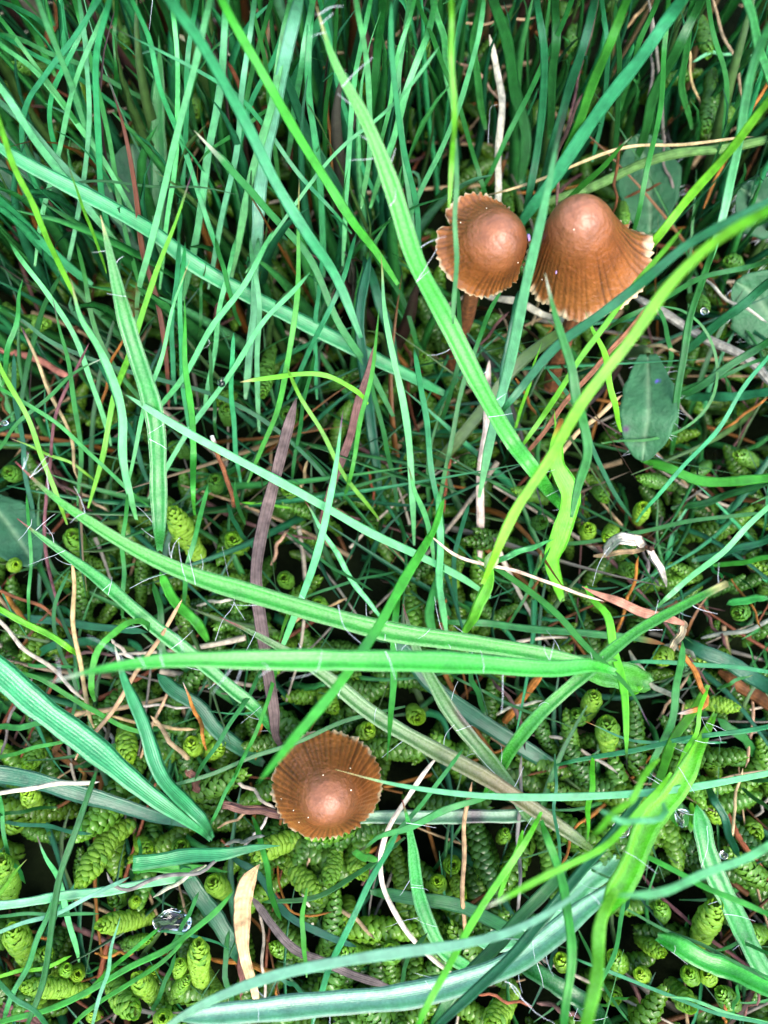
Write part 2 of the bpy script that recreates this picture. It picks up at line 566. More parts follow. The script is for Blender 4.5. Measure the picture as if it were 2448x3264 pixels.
# crop, width px, points base>tip, heights cm, label
HERO_MOSS = [
    (7, 112, [(575, 235), (480, 300), (410, 400), (345, 505)], (.5, 1.5), 'longest plump moss shoot, lying bright and wet below the teal grass leaves'),
    (7, 96, [(670, 640), (540, 662), (428, 682)], (.5, 1.4), 'plump moss shoot with its root end in the large water drop'),
    (7, 88, [(390, 965), (250, 952), (98, 945)], (.6, 1.5), 'pale plump moss shoot lying flat under a dark upright grass blade'),
    (7, 108, [(470, 880), (520, 980), (585, 1065)], (.5, 1.4), 'thick moss shoot with blunt glossy tip below two crossing grass blades'),
    (7, 92, [(705, 1030), (640, 955), (585, 902)], (.5, 1.4), 'short moss shoot with wet glossy tip beside the forked moss shoots'),
    (7, 98, [(875, 960), (862, 860), (858, 752)], (.5, 1.9), 'upright round-topped moss shoot beside the tan dead leaf'),
    (7, 66, [(775, 915), (778, 835)], (.5, 1.7), 'small round moss tip leaning on the round-topped upright moss shoot'),
    (7, 62, [(690, 1060), (760, 965), (812, 905)], (.4, 1.3), 'slim moss shoot forking off below the round-topped upright one'),
    (7, 62, [(880, 850), (935, 960), (955, 1020)], (.4, 1.1), 'slim moss shoot drooping beside the tan dead leaf'),
    (7, 84, [(712, 1096), (702, 1080)], (.4, 1.6), 'moss shoot tip seen end-on as a dark-centred green cup'),
    (7, 112, [(145, 850), (90, 760), (50, 690)], (.4, 1.5), 'thick moss shoot crossed by the dark upright grass blade roots'),
    (7, 110, [(40, 580), (35, 480), (5, 390)], (.5, 1.6), 'thick moss shoot beneath the narrow yellow grass tip'),
    (7, 96, [(985, 545), (915, 488)], (.4, 1.3), 'dim blunt moss shoot in the hollow beside the tan dead leaf'),
    (7, 104, [(1345, 300), (1220, 322), (1095, 382)], (.5, 1.2), 'plump moss shoot running out under the rim of the single mushroom'),
    (7, 100, [(1205, 360), (1290, 460), (1385, 565)], (.5, 1.2), 'long moss shoot slanting away from the single mushroom'),
    (7, 86, [(1455, 290), (1442, 400), (1420, 505)], (.5, 1.2), 'moss shoot hanging straight out from under the single mushroom'),
    (7, 82, [(1540, 320), (1530, 400), (1575, 470)], (.4, 1.1), 'curved moss shoot under the grass blade with a pink tip'),
    (5, 104, [(870, 205), (800, 95), (745, -10)], (.6, 1.7), 'thick moss shoot between the white-edged folded leaf and the hairy woodrush leaf'),
    (8, 112, [(1345, 780), (1385, 690), (1440, 585)], (.4, 1.5), 'tall pale moss shoot between wide green woodrush leaves'),
    (6, 102, [(965, 1030), (965, 900)], (.4, 1.3), 'stout moss shoot below the forked green woodrush leaves'),
    (6, 84, [(870, 890), (910, 785)], (.4, 1.3), 'blunt moss shoot beside the green stalk with a cut end'),
    (6, 72, [(1290, 845), (1400, 828), (1530, 848)], (.5, 1.0), 'slender moss shoot lying under the bent orange straw'),
    (8, 110, [(560, 950), (510, 1040), (455, 1130)], (.3, 1.2), 'broad moss shoot beneath the long shining woodrush leaf'),
    (8, 92, [(1230, 920), (1330, 1040)], (.4, 1.2), 'bright moss shoot beside two cup-like moss tips'),
]
MORE_MOSS = [
    (8, 74, [(235, 500), (228, 485)], (.3, 1.2)), (8, 80, [(1325, 900), (1310, 878)], (.4, 1.5)), (8, 72, [(1395, 905), (1388, 885)], (.4, 1.4)),
    (8, 92, [(45, 800), (28, 780)], (.3, 1.2)), (8, 74, [(775, 850), (758, 815)], (.3, 1.1)), (8, 60, [(500, 310), (525, 270)], (.3, .9)),
    (8, 62, [(280, 430), (345, 565)], (.3, .9)), (8, 70, [(1200, 650), (1188, 585)], (.4, 1.2)), (8, 72, [(1090, 730), (1210, 800)], (.3, 1.0)),
    (8, 84, [(1030, 860), (985, 800)], (.4, 1.1)), (8, 70, [(1120, 890), (1100, 880)], (.4, 1.2)), (8, 80, [(960, 930), (1000, 1000)], (.3, .9)),
    (8, 76, [(1440, 220), (1410, 180)], (.3, 1.0)), (8, 80, [(280, 400), (300, 420)], (.3, .9)), (8, 66, [(1070, 1000), (1090, 1090)], (.3, .9)),
    (8, 90, [(1520, 1040), (1450, 960)], (.3, 1.1)), (8, 90, [(1560, 230), (1600, 300)], (.3, .8)), (8, 84, [(1640, 700), (1560, 720)], (.3, 1.0)),
    (7, 80, [(190, 235), (150, 150), (108, 95)], (.4, 1.2)), (7, 66, [(470, 795), (560, 762), (650, 735)], (.3, 1.0)), (7, 55, [(595, 580), (590, 565)], (.3, 1.1)),
    (7, 60, [(300, 880), (290, 855)], (.3, 1.2)), (7, 66, [(345, 860), (340, 890)], (.3, 1.0)), (7, 92, [(1670, 780), (1560, 805), (1475, 790)], (.2, .9)),
    (7, 72, [(600, 290), (648, 360)], (.3, .9)), (7, 72, [(1280, 790), (1175, 765)], (.2, .8)), (7, 60, [(430, 1070), (400, 1050)], (.3, .9)),
    (7, 84, [(790, 350), (785, 330)], (.3, .9)), (7, 90, [(60, 250), (90, 220)], (.3, .8)), (7, 80, [(180, 820), (210, 790)], (.3, 1.0)),
    (7, 62, [(670, 880), (660, 870)], (.3, 1.0)), (7, 90, [(560, 540), (480, 560)], (.3, .7)), (7, 90, [(1500, 560), (1520, 680)], (.2, .7)),
    (5, 90, [(1050, 160), (1000, 112)], (.4, 1.4)), (5, 62, [(75, 240), (70, 225)], (.4, 1.5)), (5, 72, [(1250, 310), (1225, 282)], (.4, 1.2)),
    (5, 92, [(545, 890), (562, 1070)], (.3, 1.1)), (5, 84, [(215, 985), (115, 1100)], (.4, 1.1)), (5, 82, [(860, 1040), (825, 985)], (.3, 1.0)),
    (5, 72, [(1400, 420), (1370, 390)], (.3, 1.1)), (5, 80, [(1380, 760), (1450, 860)], (.2, .8)), (5, 70, [(840, 740), (800, 720)], (.2, .8)),
    (5, 80, [(1560, 960), (1600, 930)], (.2, .8)), (5, 90, [(360, 170), (310, 90)], (.3, 1.2)), (5, 74, [(900, 1060), (960, 1000)], (.3, .9)),
    (6, 72, [(845, 900), (825, 870)], (.3, 1.1)), (6, 80, [(120, 850), (150, 900)], (.3, 1.0)), (6, 80, [(1430, 1040), (1420, 1080)], (.3, 1.0)),
    (6, 70, [(990, 60), (960, 120)], (.4, 1.2)), (6, 66, [(640, 60), (690, 40)], (.4, 1.2)), (6, 72, [(1090, 40), (1120, -30)], (.4, 1.3)),
    (6, 80, [(1540, 420), (1520, 440)], (.3, .9)), (6, 70, [(870, 120), (880, 60)], (.4, 1.2)), (6, 66, [(1000, 240), (1090, 260)], (.3, 1.0)),
    (6, 84, [(1230, 600), (1180, 640)], (.3, .8)), (6, 84, [(1540, 1060), (1490, 1050)], (.3, .9)), (6, 70, [(160, 1000), (90, 1030)], (.3, .8)),
    (3, 74, [(1175, 390), (1150, 500), (1130, 605)], (.5, 1.7)), (3, 66, [(1260, 700), (1235, 682)], (.5, 1.5)), (3, 80, [(20, 220), (100, 290), (210, 290)], (.3, 1.0)),
    (3, 70, [(60, 560), (80, 470)], (.3, 1.0)), (3, 74, [(940, 1010), (930, 960)], (.4, 1.3)), (3, 70, [(720, 1060), (750, 1110)], (.4, 1.3)),
    (3, 70, [(990, 720), (980, 650)], (.4, 1.2)), (3, 70, [(820, 860), (740, 820)], (.3, 1.0)), (3, 70, [(1010, 600), (950, 640)], (.3, 1.0)),
    (3, 74, [(100, 960), (30, 930)], (.3, 1.0)), (3, 70, [(1440, 560), (1500, 520)], (.4, 1.2)), (3, 70, [(1300, 1030), (1230, 1010)], (.4, 1.1)),
    (2, 76, [(1340, 70), (1400, 240)], (.6, 1.4)), (2, 78, [(1410, 300), (1410, 430), (1385, 570)], (.6, 1.3)), (2, 52, [(1028, 880), (1030, 1000)], (.4, 1.0)),
    (2, 64, [(1160, 380), (1330, 330)], (.4, 1.0)), (2, 60, [(820, 110), (800, 220)], (.3, .9)), (2, 60, [(1500, 460), (1450, 540)], (.3, .9)),
    (1, 52, [(230, 290), (130, 295), (40, 280)], (.4, 1.2)), (1, 60, [(560, 130), (540, 200)], (.3, .9)), (1, 60, [(850, 440), (850, 500)], (.3, .9)),
    (4, 66, [(1320, 180), (1390, 240)], (.4, 1.1)), (4, 60, [(340, 880), (400, 900)], (.4, 1.1)), (4, 60, [(700, 1060), (560, 1010)], (.3, 1.0)),
    (4, 66, [(1250, 1000), (1100, 960)], (.3, 1.0)), (4, 60, [(1400, 900), (1330, 950)], (.3, .9)), (4, 60, [(900, 1000), (960, 1060)], (.3, 1.0)),
    (4, 66, [(190, 490), (170, 430)], (.4, 1.1)), (4, 70, [(1530, 60), (1480, 20)], (.3, .9)), (4, 70, [(1600, 900), (1520, 860)], (.3, .9)),
]


def px_radius(P, w, crop):
    return .5 * w * CROPS[crop][2] * depth(P[len(P) // 2]) / FPX


def stem_mesh(P, r, col, mat, sides=6):
    V, F = tubes([P], r, sides)
    return mesh('stem', V, F, col=np.repeat(np.array([col]), len(V), 0), mats=[M[mat]])


for k, (crop, wpx, pts, zz, lab) in enumerate(HERO_MOSS):
    P = moss_axis(crop, pts, zz)
    R = px_radius(P, wpx, crop) * .92
    root = empty('moss_shoot', P[0], lab, 'moss', 'plump moss shoots on the ground')
    keep(link('stem', stem_mesh(P, R * .35, (.10, .16, .03), 'moss')), root)
    tone = (0, 2, 0, 1)[k % 4]
    for p, o, b, T, r, L, t in moss_frames(P, R):
        lo = link('leaf', leaf_meshes[tone if random.random() < .75 else random.randrange(4)])
        m4 = Matrix.Identity(4)
        for a in range(3):
            m4[a][0], m4[a][1], m4[a][2], m4[a][3] = o[a] * r, b[a] * r, T[a] * L, p[a]
        lo.parent = root
        lo.matrix_local = Matrix.Translation(-root.location) @ m4
MOSS_TODO = []
for k, (crop, wpx, pts, zz) in enumerate(MORE_MOSS):
    P = moss_axis(crop, pts, zz)
    if len(pts) == 2:      # tips seen end-on: let the axis rise with a slight bow
        P[:, 2] += .01 * np.sin(np.linspace(0, 3.1, len(P)))
    R = px_radius(P, wpx, crop) * .92
    root = empty('moss_shoot', P[0], 'moss shoot', 'moss', 'moss')
    MOSS_TODO.append((root, crop, pts, wpx))
    keep(link('stem', stem_mesh(P, R * .35, (.10, .16, .03), 'moss')), root)
    V, F, cc = moss_joined(P, R, CARPETC[k % 3] * 1.15 if crop <= 4 or (crop == 6 and k % 2) else MOSSC[k % 4])  # darker tones for shoots deep among the grass, shade put into their colour
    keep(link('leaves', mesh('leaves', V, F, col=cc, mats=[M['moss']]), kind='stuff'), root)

HERO_PX = []
for crop, wpx, pts, *_ in HERO_MOSS + MORE_MOSS:
    ox, oy, sc = CROPS[crop]
    HERO_PX += [(x * sc + ox, y * sc + oy) for x, y in pts]
# the moss carpet below and beyond
Vs, Fs, Cs, off = [], [], [], 0
variants = []
for k in range(10):
    L = random.uniform(.09, .17)
    q = np.linspace(0, 1, 8)
    bend = random.uniform(-.08, .08)
    P = np.stack([q * L, bend * q**2, .03 * np.sin(q * 2.4) + .05 * q * random.random()], 1)
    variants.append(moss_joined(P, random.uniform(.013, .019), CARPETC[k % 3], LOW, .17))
for k in range(1650):
    V, F, cc = variants[random.randrange(10)]
    near = k < 1350
    x, y = (random.uniform(-.85, .85), random.uniform(-.85, 1.15)) if near else (random.uniform(-1.5, 1.5), random.uniform(-1.5, 1.8))
    bx, by = to_px(np.array([x, y, 0]))[0]
    if by < 1500 and random.random() < .35:
        continue
    if any((hx - bx)**2 + (hy - by)**2 < 58**2 for hx, hy in HERO_PX):
        continue
    a = random.uniform(0, 6.28)
    tl = random.uniform(-.2, .28 if by > 2300 else .6)
    c_, s_ = math.cos(a), math.sin(a)
    ct, st = math.cos(tl), math.sin(tl)
    W = V * (random.uniform(.8, 1.25) if by > 2300 else random.uniform(.6, 1.0))
    W = np.stack([W[:, 0] * ct - W[:, 2] * st, W[:, 1], W[:, 0] * st + W[:, 2] * ct], 1)
    W = np.stack([W[:, 0] * c_ - W[:, 1] * s_ + x, W[:, 0] * s_ + W[:, 1] * c_ + y, W[:, 2] + random.uniform(-.04, .005) + (.025 if by > 2300 else 0) + HOLLOW(y)], 1)
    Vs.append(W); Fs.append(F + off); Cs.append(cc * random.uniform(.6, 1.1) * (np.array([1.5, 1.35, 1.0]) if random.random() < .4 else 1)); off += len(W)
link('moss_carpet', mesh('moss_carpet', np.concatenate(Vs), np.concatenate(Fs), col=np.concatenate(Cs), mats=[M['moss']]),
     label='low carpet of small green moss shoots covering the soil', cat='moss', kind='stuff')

# ------------------------------------------------------------------ mushrooms


def noise1(th, seed, terms=((2, .5), (3, .35), (5, .25), (7, .15))):
    r = np.random.default_rng(seed)
    return sum(a * np.sin(k * th + r.uniform(0, 6.28)) for k, a in terms)


def make_mushroom(label, rim, apex, R, profile, striae, wav, flare, seed, stem_px, stem_w, colours, notch=None, specks=(), squash=1.0, lean=0.0):
    """rim, apex: (px, py, height) of the rim's centre and the cap's top; profile: [(t, radius, height)] from top to margin"""
    O, A = at(*rim), at(*apex)
    ax = A - O
    H = np.linalg.norm(ax)
    ax /= H
    e1 = np.cross([0, 1, 0.0], ax); e1 /= np.linalg.norm(e1)      # points to the picture's right
    e2 = np.cross(ax, e1)                                          # up in the picture
    NT, NR = 360, 46
    th = np.linspace(0, 2 * math.pi, NT, endpoint=False)
    t = np.linspace(0, 1, NR)**0.9
    pr = np.array(profile)
    rr = np.interp(t, pr[:, 0], pr[:, 1])
    hh = np.interp(t, pr[:, 0], pr[:, 2])
    ker = np.array([1, 2, 3, 2, 1]) / 9
    rr[3:-3] = np.convolve(rr, ker, 'same')[3:-3]
    hh[3:-3] = np.convolve(hh, ker, 'same')[3:-3]
    TH, TT = np.meshgrid(th, t)
    RR = np.repeat(rr[:, None], NT, 1)
    HH = np.repeat(hh[:, None], NT, 1)
    e = np.clip((TT - .25) / .75, 0, 1)
    edge = noise1(th, seed)[None]
    amp = np.clip(.80 + .30 * noise1(th, seed + 6, ((3, .6), (7, .5), (11, .5), (17, .5))), .08, 1.3)
    crn = (amp * (.9 * np.sin(striae * th + 1.9 * noise1(th, seed + 5)) + (.35) * np.sin(striae * .61 * th + 2.2 * noise1(th, seed + 15))))[None]
    fine = np.random.default_rng(seed + 9).normal(0, 1, NT)
    fine = np.convolve(np.r_[fine[-2:], fine, fine[:2]], np.ones(3) / 3, 'same')[2:-2][None]
    RR = RR * (1 + wav * edge * e**1.5) + R * (.020 * crn + .026 * fine) * np.clip((TT - .88) / .12, 0, 1)
    HH = HH + R * wav * 1.2 * noise1(th, seed + 3)[None] * e**2
    HH += R * .020 * crn * np.clip((TT - .36) / .3, 0, 1) * (1 + .5 * noise1(th, seed + 8)[None])
    for (fa, fw, fr, fh) in flare:       # angle, width, radius gain, height gain at the margin
        d = np.abs((TH - fa + math.pi) % (2 * math.pi) - math.pi)
        g = np.exp(-(d / fw)**2) * np.clip((TT - .45) / .55, 0, 1)**1.4
        RR = RR + R * fr * g
        HH = HH + R * fh * g
    if notch:
        for (fa, fw, fd) in notch:
            d = np.abs((TH - fa + math.pi) % (2 * math.pi) - math.pi)
            g = np.clip(1 - d / fw, 0, 1) * np.clip((TT - .7) / .3, 0, 1)
            RR = RR - R * fd * g
    top = (O[None, None] + (RR * np.cos(TH))[..., None] * e1 * squash + (RR * np.sin(TH))[..., None] * e2 + HH[..., None] * ax)
    low = top - ax * (.028 * R * (1.6 - TT[..., None])) * 1.6
    low = low - ((RR * .012)[..., None]) * (np.cos(TH)[..., None] * e1 + np.sin(TH)[..., None] * e2)
    V = np.concatenate([top.reshape(-1, 3), low.reshape(-1, 3)])
    K = NR * NT
    i, j = np.meshgrid(np.arange(NT), np.arange(NR - 1))
    a, b, c2, d2 = j * NT + i, j * NT + (i + 1) % NT, (j + 1) * NT + (i + 1) % NT, (j + 1) * NT + i
    F1 = np.stack([a, d2, c2, b], -1).reshape(-1, 4)
    F2 = np.stack([a + K, b + K, c2 + K, d2 + K], -1).reshape(-1, 4)
    i = np.arange(NT)
    q = (NR - 1) * NT
    F3 = np.stack([q + i, q + i + K, q + (i + 1) % NT + K, q + (i + 1) % NT], -1)
    Fq = np.concatenate([F1, F2, F3])
    # pigment: tan top, brown middle with darker streaks, ochre margin, pale frayed edge
    ctop, cmid, cedge, cpale = [np.array(x) for x in colours]
    w1 = np.clip((TT - .10) / .35, 0, 1)[..., None]
    w2 = np.clip((TT - .55) / .4, 0, 1)[..., None]
    w3 = np.clip((TT - .93 - .03 * noise1(th, seed + 31, ((5, .6), (9, .6), (16, .6), (31, .6)))[None]) / .06, 0, 1)[..., None]
    cc = ctop * (1 - w1) + cmid * w1
    cc = cc * (1 - w2) + cedge * w2
    st = 1 - .40 * (np.clip(-crn + .3 * noise1(th, seed + 4)[None] * 2, 0, 1.4)) * np.clip((TT - .34) / .25, 0, 1)
    cc = cc * st[..., None]
    cc = cc * (1 - .8 * w3) + cpale * .8 * w3
    patch = 1 + .10 * noise1(th, seed + 12, ((1, .6), (2, .7), (4, .5), (9, .4)))[None] * np.clip(TT * 1.5, 0, 1) + .10 * np.sin(TH * 2 + TT * 5 + seed) * np.sin(TT * 9 + TH * 3)
    cc = cc * patch[..., None]
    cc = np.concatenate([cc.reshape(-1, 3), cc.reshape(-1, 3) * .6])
    base = at(*stem_px[-1])
    root = empty('mushroom', base, label, 'mushroom')
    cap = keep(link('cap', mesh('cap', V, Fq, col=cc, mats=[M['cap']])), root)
    # gills under the cap, one joined part
    gv, gf = [], []
    for k in range(34):
        a = k * 2 * math.pi / 34
        ii = int(a / (2 * math.pi) * NT) % NT
        line = low[6:NR - 2:4, ii]
        dn = line - ax * R * np.linspace(.30, .03, len(line))[:, None]
        o = len(gv)
        for p, q2 in zip(line, dn):
            gv += [p, q2]
        gf += [(o + 2 * s, o + 2 * s + 1, o + 2 * s + 3, o + 2 * s + 2) for s in range(len(line) - 1)]
    gv = np.array(gv)
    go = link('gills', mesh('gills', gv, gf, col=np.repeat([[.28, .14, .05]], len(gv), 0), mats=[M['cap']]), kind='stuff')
    go.parent = cap
    # stem
    sp = [O + ax * H * .45] + [at(*p) for p in stem_px]
    sp = catmull(np.array(sp), 26)
    sp = sp + .0015 * np.sin(np.linspace(0, 20, 26))[:, None] * e1
    W = np.array([.5 * stem_w * depth(p) / FPX for p in sp]) * np.linspace(.95, 1.12, 26)
    sv, sf, suv, *_ = ribbon(sp, W, np.array([(math.cos(x), math.sin(x)) for x in np.linspace(math.pi, -math.pi, 9)[:-1]]), np.array([0.2, -.3, 1.0]))
    scol = np.linspace(1.0, .45, 26)[:, None] * np.array([.20, .072, .022])
    keep(link('stem', mesh('stem', sv, sf, uv=suv, col=np.repeat(scol, 8, 0), mats=[M['wood']])), root)
    # pale specks of dust on the cap
    for (sx, sy, sr) in specks:
        prj = to_px(top.reshape(-1, 3))
        k = int(np.argmin((prj[:, 0] - sx)**2 + (prj[:, 1] - sy)**2))
        p = top.reshape(-1, 3)[k]
        r = sr * depth(p) / FPX
        th2 = np.linspace(0, 6.283, 7)[:-1]
        vv = np.concatenate([[p + ax * r], p + .7 * r * (np.cos(th2)[:, None] * e1 + np.sin(th2)[:, None] * e2)])
        ff = [(0, 1 + s, 1 + (s + 1) % 6) for s in range(6)]
        s_ = link('speck', mesh('speck', vv, ff, mats=[M['speck']]))
        s_.parent = cap
    return root, cap, top, (e1, e2, ax)


D3 = .5 * 352 / FPX
COLS = ((.255, .098, .044), (.172, .051, .010), (.245, .086, .018), (.50, .40, .24))
# the single mushroom, seen from straight above
Rs = .5 * 346 * depth(at(1040, 2505, .17)) / FPX
mush3 = make_mushroom('single brown mushroom seen from straight above over plump moss',
                      (1040, 2500, .17), (1050, 2560, .26), Rs,
                      [(0, 0, .10), (.12, .16 * Rs, .098), (.28, .36 * Rs, .086), (.42, .52 * Rs, .066), (.6, .70 * Rs, .040), (.8, .87 * Rs, .017), (1, 1.0 * Rs, .0)],
                      54, .022, [(2.2, .5, .04, .05), (-.2, .4, .03, .0)], 3,
                      [(1062, 2450, .10), (1075, 2440, 0.0)], 42, COLS,
                      specks=[(1030, 2472, 3), (1115, 2450, 3), (1120, 2518, 4), (936, 2584, 3), (982, 2606, 3), (953, 2620, 3), (897, 2548, 2.5)])
# the pair
Rs = .5 * 306 * depth(at(1545, 790, .36)) / FPX
mush1 = make_mushroom('brown mushroom with a torn crenate rim, the flatter one of the pair',
                      (1543, 792, .375), (1606, 748, .455), Rs,
                      [(0, 0, .092), (.10, .16 * Rs, .090), (.24, .40 * Rs, .080), (.38, .60 * Rs, .060), (.55, .73 * Rs, .038), (.75, .86 * Rs, .017), (1, 1.0 * Rs, .006)],
                      50, .035, [(2.35, .70, .14, .12), (.15, .75, -.24, -.30), (-1.7, .5, .03, -.02)], 11,
                      [(1515, 915, .27), (1478, 1030, .14), (1440, 1160, .0)], 50, COLS, notch=[(2.72, .14, .26)],
                      specks=[(1469, 709, 3), (1651, 836, 3), (1550, 664, 2.5)])
Rs = .5 * 330 * depth(at(1850, 830, .35)) / FPX
mush2 = make_mushroom('bell-shaped brown mushroom with a flared fluted skirt, the taller one of the pair',
                      (1850, 838, .35), (1850, 690, .475), Rs,
                      [(0, 0, .150), (.08, .14 * Rs, .148), (.2, .36 * Rs, .138), (.36, .56 * Rs, .112), (.55, .72 * Rs, .074), (.75, .86 * Rs, .034), (.9, .98 * Rs, .010), (1, 1.10 * Rs, -.002)],
                      52, .03, [(-.35, .55, .24, .10), (.25, .25, .22, .10), (-2.7, .4, -.02, -.06), (-1.4, .5, .06, -.03)], 21,
                      [(1842, 985, .25), (1800, 1085, .15), (1755, 1230, .0)], 46, COLS, notch=[(-2.25, .10, .10)],
                      specks=[(1830, 730, 3), (1728, 892, 3)])
# lilac flecks stuck to the pair
for (px, py, z, r) in ((1685, 755, .40, 10), (1773, 868, .43, 5)):
    p = at(px, py, z)
    r_ = r * depth(p) / FPX
    th2 = np.linspace(0, 6.283, 9)[:-1]
    rr = rng.uniform(.6, 1.2, 8)
    vv = np.concatenate([[p + [0, 0, r_]], p + r_ * np.c_[rr * np.cos(th2) * .7, rr * np.sin(th2) * 1.4, np.zeros(8)], [p - [0, 0, r_]]])
    ff = [(0, 1 + s, 1 + (s + 1) % 8) for s in range(8)] + [(9, 1 + (s + 1) % 8, 1 + s) for s in range(8)]
    m_ = mush1 if px < 1700 else mush2
    o = link('lilac_fleck', mesh('lilac_fleck', vv, ff, mats=[M['lilac']]))
    o.parent = m_[1]

